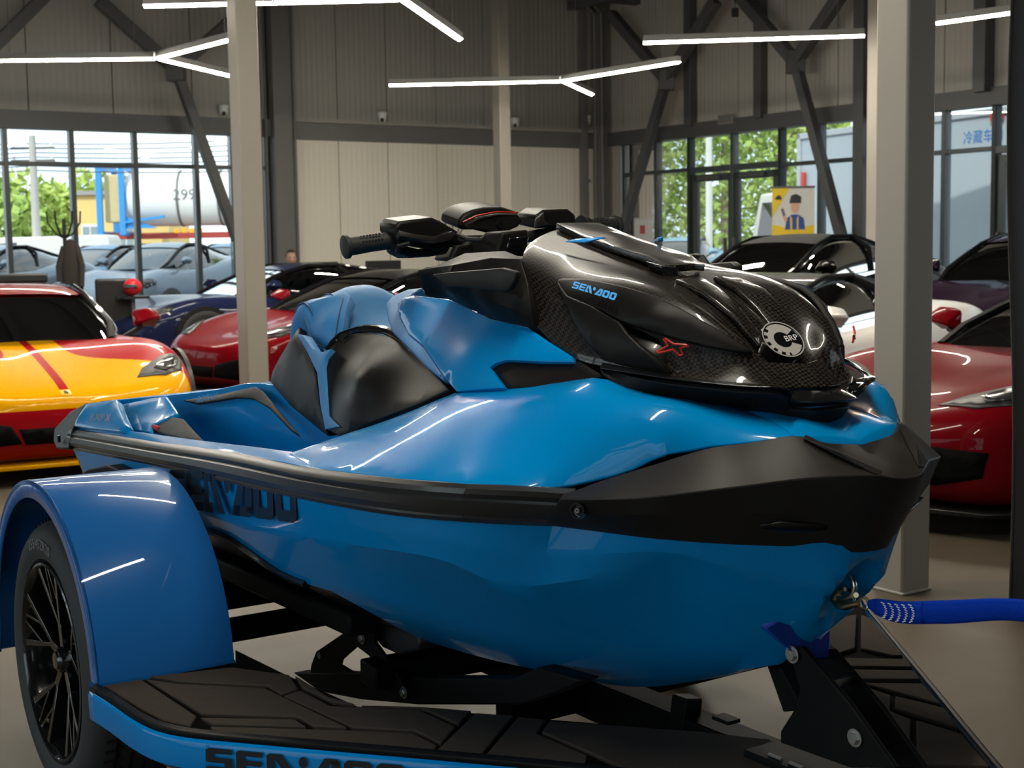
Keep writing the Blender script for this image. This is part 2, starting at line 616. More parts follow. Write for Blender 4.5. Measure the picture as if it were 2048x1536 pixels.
# --- far wall (solid part between the window band and the corner, and the strip above the windows)
S_COL = 6.6
wb = tag(wbox('wall_back', MA, -.3, S_COL + .2, 0, HC, -.24, -.06, M_JOINT), kind='structure')
seams = [0.0, 0.72, 1.72, 2.68, 3.66, 4.62, 5.55, 6.75]
for a, b in zip(seams[:-1], seams[1:]):
    wbox('wall_panel', MA, a + .008, b - .008, 0, 3.44, -.06, 0, M_WALL, wb, .004)
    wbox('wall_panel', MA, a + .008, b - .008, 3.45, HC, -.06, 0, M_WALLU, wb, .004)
wl = tag(wbox('wall_left', MA, S_COL + .2, SW, 3.42, HC, -.24, -.06, M_JOINT), kind='structure')
s = S_COL + .2
while s < 15:
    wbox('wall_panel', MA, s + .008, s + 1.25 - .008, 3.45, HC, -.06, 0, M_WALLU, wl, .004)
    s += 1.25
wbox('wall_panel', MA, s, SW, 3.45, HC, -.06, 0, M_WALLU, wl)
wbox('sill_wall', MA, S_COL + .2, SW, 0, 0.12, -.2, 0, M_JOINT, wl)
# --- right wall
wr = tag(wbox('wall_right', MB, 0, SB_, 3.38, HC, -.24, -.06, M_JOINT), kind='structure')
s = 0.0
for w_ in [.55, .95, 1.05, 1.05, 1.1, 1.1, 1.0, 1.0, 1.1, 1.1]:
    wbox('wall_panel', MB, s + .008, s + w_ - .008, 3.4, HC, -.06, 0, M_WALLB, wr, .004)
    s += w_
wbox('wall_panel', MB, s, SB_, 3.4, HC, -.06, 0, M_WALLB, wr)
wbox('wall_end', MB, -.3, .46, 0, 3.42, -.2, 0, M_WALLB, wr)
wbox('sill_wall', MB, 0.4, SB_, 0, 0.1, -.2, 0, M_JOINT, wr)
# --- walls behind the viewer
M_REAR = mat('dark_board', (0.10, 0.095, 0.09), 0.7, noise=0.06, nscale=0.5)
wn_ = tag(wbox('wall_near', MA, -.3, SW, 0, HC, SB_, SB_ + .2, M_REAR), kind='structure')
wf_ = tag(wbox('wall_side', MA, SW, SW + .2, 3.3, HC, -.3, SB_ + .2, M_REAR), kind='structure')
wbox('sill_wall', MA, SW, SW + .2, 0, .12, -.3, SB_ + .2, M_REAR, wf_)

# --- window band in the far wall
def window_band(n, M, stops, z0, z1, zt, dep=.12, w=.07, skip=()):
    """glazed strip: stops are mullion positions, zt the transom height; each pane is a piece of its own"""
    root = tag(empty('window_%d' % n), kind='structure')
    for a in stops:
        wbox('mullion', M, a - w / 2, a + w / 2, z0, z1, -dep, .02, M_ALU, root, .006)
    for k in range(len(stops) - 1):
        a, b = stops[k] + w / 2, stops[k + 1] - w / 2
        if k not in skip:
            wbox('transom', M, a, b, zt - .03, zt + .03, -dep, .02, M_ALU, root, .005)
            wbox('pane', M, a, b, z0 + .05, zt - .03, -.055, -.045, M_PANE, root)
        else:
            wbox('transom', M, a, b, zt - .05, zt + .05, -dep, .02, M_ALU, root, .005)
        wbox('pane', M, a, b, zt + .03, z1, -.055, -.045, M_PANE, root)
        wbox('bottom_rail', M, a, b, z0, z0 + .06, -dep, .02, M_ALU, root) if k not in skip else None
    return root
window_band(1, MA, [6.85, 7.42, 8.02, 8.99, 9.95, 10.91, 11.87, 12.83, 13.8, 14.8, 15.8, 16.8, 17.8, 18.8, 19.9], .12, 3.3, 2.72)
bm_ = tag(wbox('trim_1', MA, 6.5, SW, 3.22, 3.48, -.2, .1, M_STEEL), kind='structure')
bm_ = tag(wbox('trim_2', MA, .2, 6.55, 3.18, 3.46, -.05, .035, M_STEEL2, None, .004), kind='structure')
tag(wbox('trim_3', MA, .2, 6.55, 3.46, 3.52, -.05, .1, M_PLAIN, None, .004), kind='structure')
MC = MA @ Matrix(((0, -1, 0, SW), (1, 0, 0, 0), (0, 0, 1, 0), (0, 0, 0, 1)))
window_band(6, MC, [.1 + 1.6 * i for i in range(20)], .12, 3.3, 2.72)  # unseen glazed wall, added as a soft daylight source for the hull side
window_band(2, MB, [.57, 1.48, 2.37], .1, 3.28, 2.68)
window_band(3, MB, [2.37, 3.46, 4.57], .1, 3.28, 2.66, skip=(0, 1))
window_band(4, MB, [4.57, 5.43, 6.29, 7.0, 7.81, 8.66], .1, 3.24, 2.64)
window_band(5, MB, [8.66, 9.76, 10.8, 12, 14, 17, 21, 25, 31.9], .1, 3.24, 2.62, skip=(0,))
tag(wbox('trim_4', MB, .1, SB_, 3.22, 3.46, -.2, .1, M_STEEL), kind='structure')

def door_leaf(n, a, b, z1):
    r = tag(empty('door_%d' % n), kind='structure')
    for x in (a, b - .11):
        wbox('stile', MB, x, x + .11, .06, z1, -.09, -.02, M_ALU, r, .005)
    for z in (.06, z1 - .12):
        wbox('rail', MB, a, b, z, z + .12, -.09, -.02, M_ALU, r, .005)
    wbox('pane', MB, a + .1, b - .1, .16, z1 - .1, -.06, -.05, M_PANE, r)
    h = wbox('handle', MB, (b - .16) if n == 1 else (a + .02), (b - .13) if n == 1 else (a + .05), .9, 1.5, -.02, .05, M_STEEL2, r, .006)
    wbox('closer', MB, a + .2, b - .25, z1 - .1, z1 - .03, -.02, .06, M_STEEL, r, .006)
door_leaf(1, 2.45, 3.44, 2.58)
door_leaf(2, 3.48, 4.5, 2.58)
door_leaf(3, 8.72, 9.7, 2.55)

# --- steel columns
def column(x, y, size, label, z1=HC):
    o = thing('steel_column', label, 'column', (x, y, 0), radians(34), 'painted steel columns of the hall')
    box('shaft', (0, 0, z1 / 2), (size, size, z1), M_COL, o, .012)
    box('grout_collar', (0, 0, .006), (size * 1.06, size * 1.06, .012), M_PLAIN, o, .004)
    return o
column(1.579, 5.713, .165, 'broad beige steel column right of the watercraft bow')
column(-2.205, 12.1, .195, 'beige steel column rising behind the watercraft stern')
column(-.095, 22.1, .2, 'slim distant beige column in front of the far panel wall')
column(4.16, 16.1, .2, 'beige column half hidden just left of the broad column')

# --- wall steelwork: grey uprights, conduits and Y braces
def upright(M, s, d, w, dep, z0, z1, label, m=None):
    o = tag(wbox('steel_upright', M, s - w / 2, s + w / 2, z0, z1, d, d + dep, m or M_STEEL2, None, .006), label, 'steel post')
    return o
upright(MA, 6.62, .02, .34, .2, 0, 6.1, 'wide grey steel upright between left windows and panel wall', M_STEEL2)
upright(MA, .55, .02, .12, .12, 0, 6.1, 'thin grey pipe-like post on panel wall near the corner')
upright(MA, .16, .02, .26, .2, 0, 6.1, 'dark grey corner upright where panel wall meets side windows')
upright(MB, 2.52, .02, .16, .16, 3.4, 6.1, 'dark post above the glass door, left one', M_STEEL)
upright(MB, 4.22, .02, .16, .16, 3.4, 6.1, 'dark post above the side windows, between the Y braces', M_STEEL)
upright(MB, 6.4, .02, .2, .2, 0, 6.1, 'dark post on side wall beside the beige columns', M_STEEL)
upright(MB, 8.55, .02, .2, .2, 3.4, 6.1, 'dark post on side wall at the far right', M_STEEL)
for i, (s, r) in enumerate([(6.9, .02), (6.99, .016), (6.45, .018)]):
    tag(tube('conduit', [W(MA, s, .16 + (.1 if i == 2 else 0), 0), W(MA, s, .16 + (.1 if i == 2 else 0), 6.2)], r, M_STEEL2 if i else M_STEEL), ['black cable conduit left of the wide grey upright', 'grey cable conduit beside the left windows', 'thin conduit on the face of the wide grey upright'][i], 'pipe')
for i, (s, r) in enumerate([(.12, .05), (.32, .035)]):
    tag(tube('downpipe', [W(MB, s, .3, 0), W(MB, s, .3, 5.6), W(MB, s + .1, .6, 5.75)], r, M_STEEL2, n=14), ['thick grey pipe running up the far corner', 'thinner grey pipe beside the thick corner pipe'][i], 'pipe')

def y_brace(M, d, foot, knot, arms, label, r=.085):
    o = thing('steel_brace', label, 'brace', W(M, foot[0], d, foot[1]), 0)
    base = W(M, foot[0], d, foot[1])
    f = lambda p: W(M, p[0], d, p[1]) - base
    bar('strut', f(foot), f(knot), r * 1.7, r * 1.7, M_STEEL, o, .008)
    for a in arms:
        bar('strut', f(knot), f(a), r * 2, r * 2, M_STEEL, o, .008)
    k = f(knot)
    box('gusset_plate', (k.x, k.y, k.z), (.26, .26, .34), M_STEEL, o, .01)
y_brace(MB, .45, (1.02,1.52), (2.31,4.19), [(3.56,5.34), (0.8,5.51)], 'grey Y-shaped steel brace left of the glass door')
y_brace(MB, .45, (6.38,1.28), (5.35,4.15), [(4.12,5.32), (6.25,5.0)], 'grey Y-shaped steel brace crossing windows right of the door')
y_brace(MA, .45, (7.58,1.57), (8.47,4.13), [(9.61,5.06), (7.49,4.98)], 'grey Y-shaped steel brace crossing the left windows')
y_brace(MA, .45, (12.23,1.63), (11.45,3.96), [(10.36,5.07), (12.32,4.71)], 'grey steel brace at the upper left edge')

# --- hanging light strips
def pendant(joint, ends, label, z=3.6):
    jx, jy = joint
    o = thing('pendant_light', label, 'light', (jx, jy, z), 0, 'angled light strips hanging from the roof')
    wire = mat('wire', (.1, .1, .1), .5, noise=.1)
    for (ex, ey) in ends:
        d = Vector((ex - jx, ey - jy, 0))
        u = d.normalized()
        p, q = u * .03, d
        hb = bar('housing', p + Vector((0, 0, .045)), q + Vector((0, 0, .045)), .09, .07, M_LEDH, o, .004)
        sd = Vector((-u.y, u.x, 0)) * .042
        dn = Vector((0, 0, -.024))
        zz = Vector((0, 0, .010))
        mesh_obj('diffuser', [p + sd + zz, p - sd + zz, p + dn + zz, q + sd + zz, q - sd + zz, q + dn + zz], [(0, 3, 5, 2), (1, 2, 5, 4), (0, 2, 1), (3, 4, 5), (0, 1, 4, 3)], M_LED, o, 0)
        for t in (.12, .88):
            w = p.lerp(q, t)
            tube('wire', [w + Vector((0, 0, .08)), w + Vector((0, 0, HC - z))], .004, wire, o, n=5)
    return o
pendant((-3.974,16.446,3.6)[:2], [(-5.859,16.389,3.6)[:2], (-2.813,14.999,3.6)[:2], (-3.451,18.31,3.6)[:2]], 'three-armed light strip over the left windows')
pendant((-0.922,12.822,3.6)[:2], [(-3.225,12.945,3.6)[:2], (-0.503,15.328,3.6)[:2]], 'two-armed light strip at the top centre of the picture')
pendant((0.735,19.338,3.6)[:2], [(-1.59,19.484,3.6)[:2], (2.081,17.515,3.6)[:2], (1.233,21.134,3.6)[:2]], 'three-armed light strip hanging before the far corner')
pendant((3.867,15.516,3.6)[:2], [(1.494,15.779,3.6)[:2]], 'long single light strip left of the broad column')
pendant((4.354,14.736,3.6)[:2], [(4.965,14.077,3.6)[:2]], 'short light strip right of the broad column')
EXTRA = [((-1.3, 8.6), [(-3.5, 8.7), (-.2, 10.5), (-.2, 6.8)], 'light strips above the watercraft stern'),
         ((2.6, 9.6), [(4.9, 9.5), (1.6, 11.5)], 'light strips above the red car on the right'),
         ((-1.6, 5.9), [(.6, 5.8)], 'single light strip right above the watercraft'),
         ((.6, 3.0), [(-.5, 1.1)], 'short light strip above the trailer deck'),
         ((-5.6, 10.6), [(-4.5, 12.4), (-4.6, 8.7)], 'light strips above the red and yellow car')]
for j, e, l in EXTRA:
    pendant(j, e, l)

# --- small fittings on the walls
def camera_dome(M, s, z, label):
    o = thing('security_camera', label, 'camera', W(M, s, .05, z), 0, 'white security cameras')
    lathe('mount', [(0.001, 0), (.085, 0), (.085, .05), (.06, .07), (.001, .07)], M_WHITE, o, 20, Matrix.Translation((0, 0, -.0)))
    lathe('dome', [(.001, -.11), (.04, -.105), (.065, -.08), (.075, -.04), (.075, 0), (.001, 0)], M_WHITE, o, 20)
    d = (Vector((0, 0, 1.4)) - Vector(o.location)); d.z = -.4 * d.xy.length; d.normalize()
    c = d * .06 + Vector((0, 0, -.05))
    bm = bmesh.new()
    bmesh.ops.create_icosphere(bm, subdivisions=2, radius=.035, matrix=Matrix.Translation(c))
    bm_obj('lens', bm, M_BLACK, o)
camera_dome(MA, (7.56,3.55)[0], 3.62, 'white dome security camera above the left windows')
camera_dome(MA, (4.74,3.54)[0], 3.62, 'white dome security camera left of the slim distant column')
camera_dome(MA, (2.05,3.56)[0], 3.62, 'white dome security camera right of the slim distant column')
camera_dome(MA, (0.45,3.79)[0], 3.72, 'white security camera on the wall close to the far corner')
o = thing('ceiling_sensor', 'small dark sensor hanging above the glass door', 'sensor', ((3.475,22.0,4.888)[0], 22, (3.475,22.0,4.888)[2]))
box('body', (0, 0, 0), (.1, .1, .13), M_BLACK, o, .01)
tube('cable', [(0, 0, .06), (0, 0, 6.3 - o.location.z)], .006, M_BLACK, o, n=6)
o = thing('wall_switch', 'small white wall box near the far corner', 'switch', W(MA, (0.39,2.56)[0], .0, (0.39,2.56)[1]), radians(34))
box('housing', (0, -.02, 0), (.1, .04, .2), M_WHITE, o, .006)
box('button', (0, -.043, .03), (.05, .01, .06), M_PLAIN, o, .002)
o = thing('door_sign', 'small grey sign plate above the glass door', 'sign', W(MB, (3.4,3.46)[0], .1, (3.4,3.46)[1]), radians(-56))
box('plate', (0, 0, 0), (.34, .02, .14), M_STEEL2, o, .004)
box('rim', (0, .0, 0), (.36, .015, .16), M_PLAIN, o, .003)
# fire cabinet below the far corner
cc = (0.82,1.87)
o = thing('fire_cabinet', 'white wall cabinet with a red mark behind the handlebars', 'cabinet', W(MA, cc[0], 0, .9), radians(34))
box('body', (0, -.12, .45), (1.0, .22, 1.1), M_WHITE, o, .01)
box('door', (0, -.24, .45), (.94, .02, 1.04), M_WHITE, o, .008)
box('red_mark', (.22, -.252, .78), (.12, .006, .16), mat('red_print', (.6, .03, .02), .5, noise=.05), o)
# curtain along the right edge
def curtain():
    o = thing('curtain', 'dark grey floor-length curtain hanging along the right edge', 'curtain', (0, 0, 0))
    m = mat('curtain_cloth', (.035, .035, .038), .9, noise=.15, nscale=30, bump=.2, bscale=300, sheen=.3)
    top, bot = (1.831,5.28,3.027), (1.878,5.28,-0.01)
    n, rows = 70, 14
    V = []
    for r in range(rows):
        t = r / (rows - 1)
        for i in range(n):
            s = i / (n - 1) * 1.3
            x = top[0] + (bot[0] - top[0]) * t + s * .96 + .012 * sin(t * 9 + 1) * (1 - s)
            y = 5.28 + s * .25 + .035 * sin(s * 42 + .6 * sin(t * 3)) + .01 * sin(s * 90)
            z = top[2] + (bot[2] - top[2]) * t - .0 * t
            V.append((x, y, z))
    mesh_obj('cloth', V, grid_faces(rows, n), m, o, 60, th=.006)
    tube('rail', [(top[0] - .05, 5.3, top[2] + .03), (top[0] + 1.4, 5.58, top[2] + .03)], .018, M_STEEL, o)
    for s in (.1, 1.2): tube('rail_hanger', [(top[0] + s, 5.3 + s * .2, top[2] + .03), (top[0] + s, 5.3 + s * .2, HC)], .008, M_STEEL, o, 6)
curtain()

# ================================================================ PERSONAL WATERCRAFT
M_BLUE = mat('gelcoat_blue', (0.0, 0.205, 0.51), 0.25, coat=0.4, spec=0.05, noise=0.03, nscale=1.5)
M_SEAT = mat('seat_vinyl_blue', (0.035, 0.20, 0.46), 0.55, noise=0.06, nscale=60, bump=0.05, bscale=500)
M_SATIN = mat('satin_black_panel', (0.008, 0.0072, 0.0066), 0.42, noise=0.12, nscale=40, spec=0.12)
M_MATTE = mat('matte_black_moulding', (0.008, 0.0078, 0.0075), 0.55, spec=0.2, noise=0.15, nscale=60, bump=0.03, bscale=700)
M_BUMP = mat('bumper_grey_black', (0.016, 0.0142, 0.013), 0.48, spec=0.22, noise=0.1, nscale=40, bump=0.03, bscale=600)
M_GLOSSK = mat('gloss_black', (0.006, 0.006, 0.007), 0.12, coat=1.0, noise=0.1)
M_RUB = mat('black_rubber', (0.012, 0.012, 0.012), 0.65, noise=0.2, nscale=40)
M_RAIL = mat('rub_rail_grey', (0.030, 0.028, 0.026), 0.33, noise=0.18, nscale=25, spec=0.5)
M_HULLK = mat('hull_black', (0.004, 0.004, 0.0045), 0.25, noise=0.1, coat=0.4)
M_PRINTK = mat('print_black', (0.006, 0.006, 0.008), 0.35, noise=0.1)
M_REDL = mat('print_red', (0.55, 0.025, 0.012), 0.4, noise=0.05)
M_BLUEL = mat('print_blue', (0.02, 0.30, 0.75), 0.35, noise=0.03)
M_CHROME = mat('bright_steel', (0.62, 0.60, 0.56), 0.25, metal=1.0, noise=0.1, nscale=30)
M_STITCH = mat('seam_dark_blue', (0.012, 0.07, 0.18), 0.6, noise=0.1)
M_MATPAD = mat('traction_pad_grey', (0.055, 0.052, 0.05), 0.8, noise=0.2, nscale=80, bump=0.2, bscale=300)

def carbon_mat():
    m = mat('carbon_weave', (0.012, 0.010, 0.009), 0.32, coat=0.6, spec=0.2)
    nt = m.node_tree
    b = nt.nodes['Principled BSDF']
    tc = nt.nodes.new('ShaderNodeTexCoord')
    mp = nt.nodes.new('ShaderNodeMapping')
    mp.inputs['Rotation'].default_value = (radians(40), radians(30), radians(45))
    ck = nt.nodes.new('ShaderNodeTexChecker')
    ck.inputs['Scale'].default_value = 170
    ck.inputs['Color1'].default_value = (0.030, 0.024, 0.020, 1)
    ck.inputs['Color2'].default_value = (0.003, 0.003, 0.003, 1)
    nt.links.new(tc.outputs['Object'], mp.inputs['Vector'])
    nt.links.new(mp.outputs['Vector'], ck.inputs['Vector'])
    nt.links.new(ck.outputs['Color'], b.inputs['Base Color'])
    return m
M_CARB = carbon_mat()

HX = Vector((.559, -.829, 0)).normalized()
PWC_LOC, PWC_RZ = (-.0486, 3.55, 0.0), math.atan2(HX.y, HX.x)
pwc = thing('personal_watercraft', 'bright blue and black two-seat personal watercraft resting on a trailer', 'jet ski', PWC_LOC, PWC_RZ)

def both(rows):
    """starboard rows from the outside to the centre, continued on the port side"""
    return rows + [mirror_y(r) for r in rows[::-1]]

# ---- hull
L0 = [(-1.935,-0.49,0.773), (-0.739,-0.56,0.845), (0.031,-0.59,0.883), (0.514,-0.575,0.906), (0.781,-0.5,0.921), (0.825,-0.42,0.915), (1.009,-0.33,0.913), (1.132,-0.21,0.904), (1.206,-0.12,0.9), (1.235, -.06, .885), (1.247, 0, .885)]
LM = [(-1.86,-0.495,0.747), (-0.517,-0.565,0.793), (0.162,-0.587,0.834), (0.604,-0.56,0.858), (0.764,-0.49,0.851), (0.881,-0.4,0.859), (1.003,-0.3,0.867), (1.123,-0.2,0.851), (1.195, -.095, .82), (1.226, -.045, .815), (1.235, 0, .815)]
L1 = [(-1.825,-0.49,0.716), (-0.328,-0.565,0.75), (0.269,-0.575,0.799), (0.655,-0.53,0.817), (0.724,-0.465,0.777), (0.904,-0.36,0.811), (0.998,-0.27,0.831), (1.078,-0.17,0.785), (1.132,-0.07,0.735), (1.172, -.03, .735), (1.188, 0, .737)]
L2 = [(-1.8, -.46, .60), (-1.0, -.52, .63), (-0.474,-0.53,0.688), (-0.18,-0.5,0.634), (0.018,-0.48,0.631), (0.194,-0.46,0.637), (0.317,-0.4,0.618), (0.421,-0.32,0.587), (0.585,-0.25,0.579), (0.75,-0.18,0.594), (0.911,-0.12,0.632), (1.016,-0.06,0.655), (1.075, -.02, .665), (1.092, 0, .668)]
L3 = [(-1.78, -.25, .50), (-1.0, -.25, .49), (-.4, -.25, .475), (.1, -.22, .47), (.45, -.15, .48), (.7, -.08, .515), (.9, -.04, .57), (1.01, 0, .605)]
L4 = [(-1.76, 0, .42), (-1.0, 0, .40), (-.41, 0, .385), (.044, 0, .386), (0.438,0.0,0.423), (0.604,0.0,0.456), (0.778,0.0,0.515), (0.91,0.0,0.565), (1.027,0.0,0.632)]
def by_u(pts, n):
    d = spline(pts, 400)
    u0, u1 = d[0].x, d[-1].x
    out = []
    for i in range(n):
        t = 1 - (1 - i / (n - 1)) ** 1.7
        u = u0 + (u1 - u0) * t
        out.append(min(d, key=lambda p: abs(p.x - u)) if i < n - 1 else d[-1])
    return out
def hull():
    n = 64
    rows = [by_u(r, n) for r in (L0, L1, L2, L3, L4)]
    mid = []
    for i, (a, b) in enumerate(zip(rows[0], rows[1])):
        k = .014 * (i / (n - 1)) ** 2
        mid.append(a.lerp(b, .5) + Vector((k, -k if i < n - 1 else 0, 0)))
    rows.insert(1, mid)
    # upper hull, everything blue down to the chine; below the chine the bow half is blue, the stern half black
    def grid(sel, j0, j1, sgn):
        V = [(p.x, p.y * sgn, p.z) for r in sel for p in r[j0:j1]]
        return V, grid_faces(len(sel), j1 - j0, flip=(sgn < 0))
    def sub(rs, k, sharp):
        out = []
        for a in range(len(rs) - 1):
            for t in range(k):
                out.append([rs[a][j].lerp(rs[a + 1][j], t / k) for j in range(n)])
        out.append(rs[-1])
        return out
    jc = 28
    Vt, Ft = [], []
    for sgn in (1, -1):
        for sel, a, b in ((sub(rows[:4], 6, 0), 0, n), (rows[3:], jc, n)):
            V, F = grid(sel, a, b, sgn)
            k = len(Vt)
            Vt += V
            Ft += [tuple(i + k for i in f)[::-1] for f in F]
    bm = bmesh.new()
    vs = [bm.verts.new(v) for v in Vt]
    for f in Ft:
        try: bm.faces.new([vs[i] for i in f])
        except ValueError: pass
    bmesh.ops.remove_doubles(bm, verts=bm.verts, dist=.003)
    for v in bm.verts:      # dished pocket around the bow eye
        if v.co.x > 1.0:
            d = (v.co.y / .062) ** 2 + ((v.co.z - .782) / .082) ** 2
            if d < 1: v.co.x -= .062 * (1 - d) ** 1.3
    h = bm_obj('hull', bm, M_BLUE, pwc, 24)
    Vt, Ft = [], []
    for sgn in (1, -1):
        V, F = grid(rows[3:], 0, jc + 1, sgn)
        k = len(Vt)
        Vt += V
        Ft += [tuple(i + k for i in f)[::-1] for f in F]
    hb = mesh_obj('hull_bottom', Vt, Ft, M_HULLK, pwc, 25)
    hb['label'] = 'black underside of the hull at the stern'
    # stern board
    edge = [r[0] for r in rows]
    V = [tuple(p) for p in edge] + [(p.x, -p.y, p.z) for p in edge[:-1][::-1]]
    mesh_obj('transom', V, [tuple(range(len(V)))], M_HULLK, pwc, 0)
    pump = tube('jet_nozzle', [(-1.72, 0, .55), (-1.9, 0, .55), (-1.98, 0, .55)], [.1, .1, .075], M_MATTE, pwc, 18)
    # spray strake on the lower side
    for sgn in (1, -1):
        st = [(p.x, p.y * sgn * 1.004, p.z) for p in rows[3][3:27]]
        tube('strake', st, .011, M_HULLK, pwc, 8)
hull()
# side lettering: the word mark on the hull side
def on_hull(x, y):
    t = (x + .62) / .75
    u = -.66 + x
    z0 = .742 + .088 * ((u + .66) / .9)
    return (u, -(.588 + .004), z0 + y * (1 + .06 * t))
qs, wd = logo_quads(.098, .112, .012, -.012)
decal('side_lettering', qs, lambda x, y: on_hull(x - .04, y), M_PRINTK, pwc, label='large black lettering along the hull side')
decal('side_lettering', [[(wd - a, b) for a, b in q] for q in qs], lambda x, y: (on_hull(wd - x - .04, y)[0] , -on_hull(wd - x - .04, y)[1], on_hull(wd - x - .04, y)[2]), M_PRINTK, pwc)

# ---- rub rail
RT = [(-1.865,-0.505,0.83), (-0.965,-0.555,0.887), (-0.259,-0.585,0.934), (0.212,-0.605,0.956), (0.571,-0.605,0.98), (0.788,-0.58,0.995), (0.881,-0.5,0.994), (0.937,-0.44,0.989)]
RB = [(-1.888,-0.505,0.757), (-0.709,-0.572,0.835), (0.056,-0.602,0.874), (0.54,-0.59,0.9), (0.756,-0.54,0.913), (0.814,-0.455,0.906), (0.85,-0.4,0.903)]
def rail():
    n = 44
    a, b = spline(RT, n), spline(RB, n)
    prof = [(0.0, -.02), (.0, .006), (.10, .016), (.22, .022), (.34, .018), (.40, .024), (.62, .026), (.78, .022), (.82, .012), (.88, .014), (1.0, .008), (1.0, -.02)]
    for sgn in (1, -1):
        V = []
        for i in range(n):
            t = (a[min(i + 1, n - 1)] - a[max(i - 1, 0)])
            nrm = Vector((t.y, -t.x, 0)).normalized()
            if nrm.y > 0: nrm = -nrm
            for (k, o) in prof:
                p = a[i].lerp(b[i], k) + nrm * (o - .01)
                V.append((p.x, p.y * sgn, p.z))
        mesh_obj('rub_rail', V, grid_faces(n, len(prof), flip=(sgn > 0)), M_RAIL, pwc, 22)
rail()
# stern corner caps
for sgn in (1, -1):
    q = [(-1.848,-0.455,0.916), (-1.814,-0.5,0.871), (-1.799,-0.525,0.83), (-1.815,-0.53,0.764), (-2.007,-0.515,0.743), (-2.08,-0.505,0.761), (-2.119,-0.49,0.802), (-2.019,-0.46,0.87)]
    q = [(p[0], p[1] * 1.0, p[2]) for p in q]
    o = prism('stern_cap', [(p[0], p[1] * sgn, p[2]) for p in q], (-.035, .14 * sgn, -.0), M_BUMP, pwc, .008)
    pp = (-1.936,-0.52,0.788)
    tube('slot', [(pp[0] - .005, (pp[1] - .004) * sgn, pp[2] - .012), (pp[0] - .005, (pp[1] - .004) * sgn, pp[2] + .012)], .006, M_HULLK, o, 8)
bar('stern_bumper', (-1.9, -.42, .80), (-1.9, .42, .80), .08, .11, M_BUMP, pwc, .02)

# ---- deck tub: gunwale, footwell, pedestal
G0 = [(-1.882,-0.5,0.826), (-0.979,-0.55,0.885), (-0.27,-0.58,0.932), (0.202,-0.6,0.955), (.6, -.58, .95)]
G1 = [(-1.918,-0.47,0.831), (-1.247,-0.515,0.886), (-0.609,-0.53,0.924), (-0.073,-0.535,0.956), (.5, -.52, .97)]
F0 = [(-1.84, -.45, .80), (-1.4, -.46, .70), (-.8, -.47, .66), (-.1, -.47, .68), (.4, -.46, .72)]
F1 = [(-1.84, -.33, .82), (-1.45, -.30, .72), (-.8, -.28, .67), (-.1, -.28, .69), (.4, -.30, .74)]
P1 = [(-1.832,-0.41,0.919), (-1.645,-0.3,0.941), (-1.247,-0.23,0.992), (-0.952,-0.22,1.033), (-.5, -.23, 1.03), (-.1, -.23, 1.03), (.4, -.23, 1.03)]
P0 = [(-1.86, 0, .93), (-1.5, 0, .95), (-1.0, 0, 1.03), (-.5, 0, 1.05), (.4, 0, 1.05)]
def tub():
    n = 40
    rows = [spline(r, n) for r in (G0, G1, F0, F1, P1, P0)]
    V, F = [], []
    for sgn in (1, -1):
        k = len(V)
        V += [(p.x, p.y * sgn, p.z) for r in rows for p in r]
        F += [tuple(i + k for i in f) for f in grid_faces(len(rows), n, flip=(sgn > 0))]
    bm = bmesh.new()
    vs = [bm.verts.new(v) for v in V]
    for f in F: bm.faces.new([vs[i] for i in f])
    bmesh.ops.remove_doubles(bm, verts=bm.verts, dist=.002)
    bmesh.ops.recalc_face_normals(bm, faces=bm.faces)
    o = bm_obj('deck', bm, M_BLUE, pwc, 40, th=.012, bevel=.006)
    return o
tub()
panel('stern_side_panel', [(-1.796,-0.515,0.846), (-1.792,-0.505,0.873), (-1.832,-0.46,0.914), (-1.681,-0.45,0.934), (-1.557,-0.445,0.951), (-1.418,-0.48,0.928), (-1.248,-0.52,0.903), (-1.234,-0.535,0.884)], M_BLUE, pwc, res=.05, th=.03)
panel('traction_pad', [(-1.246,-0.44,0.884), (-1.259,-0.43,0.894), (-1.186,-0.4,0.925), (-1.086,-0.4,0.928), (-0.924,-0.43,0.909), (-0.8,-0.45,0.895), (-0.911,-0.46,0.89), (-1.094,-0.455,0.885)], M_MATPAD, pwc, res=.05, th=.02)
panel('red_pad_tip', [(-1.254,-0.443,0.891), (-1.236,-0.438,0.9), (-1.186,-0.442,0.899), (-1.191,-0.447,0.886)], M_REDL, pwc, res=.05, th=.02, bevel=.001)
panel('rear_deck_step', [(-1.475,-0.44,0.881), (-1.639,-0.4,0.925), (-1.448,-0.37,0.959), (-1.33,-0.36,0.974), (-1.179,-0.38,0.935), (-1.172,-0.405,0.927), (-1.249,-0.435,0.896), (-1.191,-0.46,0.879), (-1.314,-0.47,0.874)], M_BLUE, pwc, res=.05, th=.02, bevel=.006)
panel('engine_label_band', [(-1.382,-0.285,0.951), (-1.135,-0.26,0.988), (-0.903,-0.245,1.027), (-0.84,-0.25,1.019), (-0.669,-0.275,0.978), (-0.471,-0.31,0.933), (-0.523,-0.31,0.942), (-0.714,-0.285,0.985), (-0.867,-0.27,0.997), (-0.996,-0.27,0.989), (-1.246,-0.29,0.952)], M_MATTE, pwc, res=.04, th=.008, bevel=.002)
a_, b_, c_ = Vector((-1.238,-0.298,0.955)), Vector((-1.11,-0.282,0.978)), Vector((-1.244,-0.29,0.974))
tp = text_polys('ROTAX', 1.0, .15)
wx = max(p[0] for q in tp for p in q)
decal('engine_lettering', tp, lambda x, y: a_ + (b_ - a_) * (x / wx) + (c_ - a_) * (y / .72), M_BLUEL, pwc)
a_, b_, c_ = Vector((-1.654,-0.506,0.879)), Vector((-1.416,-0.514,0.898)), Vector((-1.675,-0.495,0.9))
tp = text_polys('RXP', 1.0, .2)
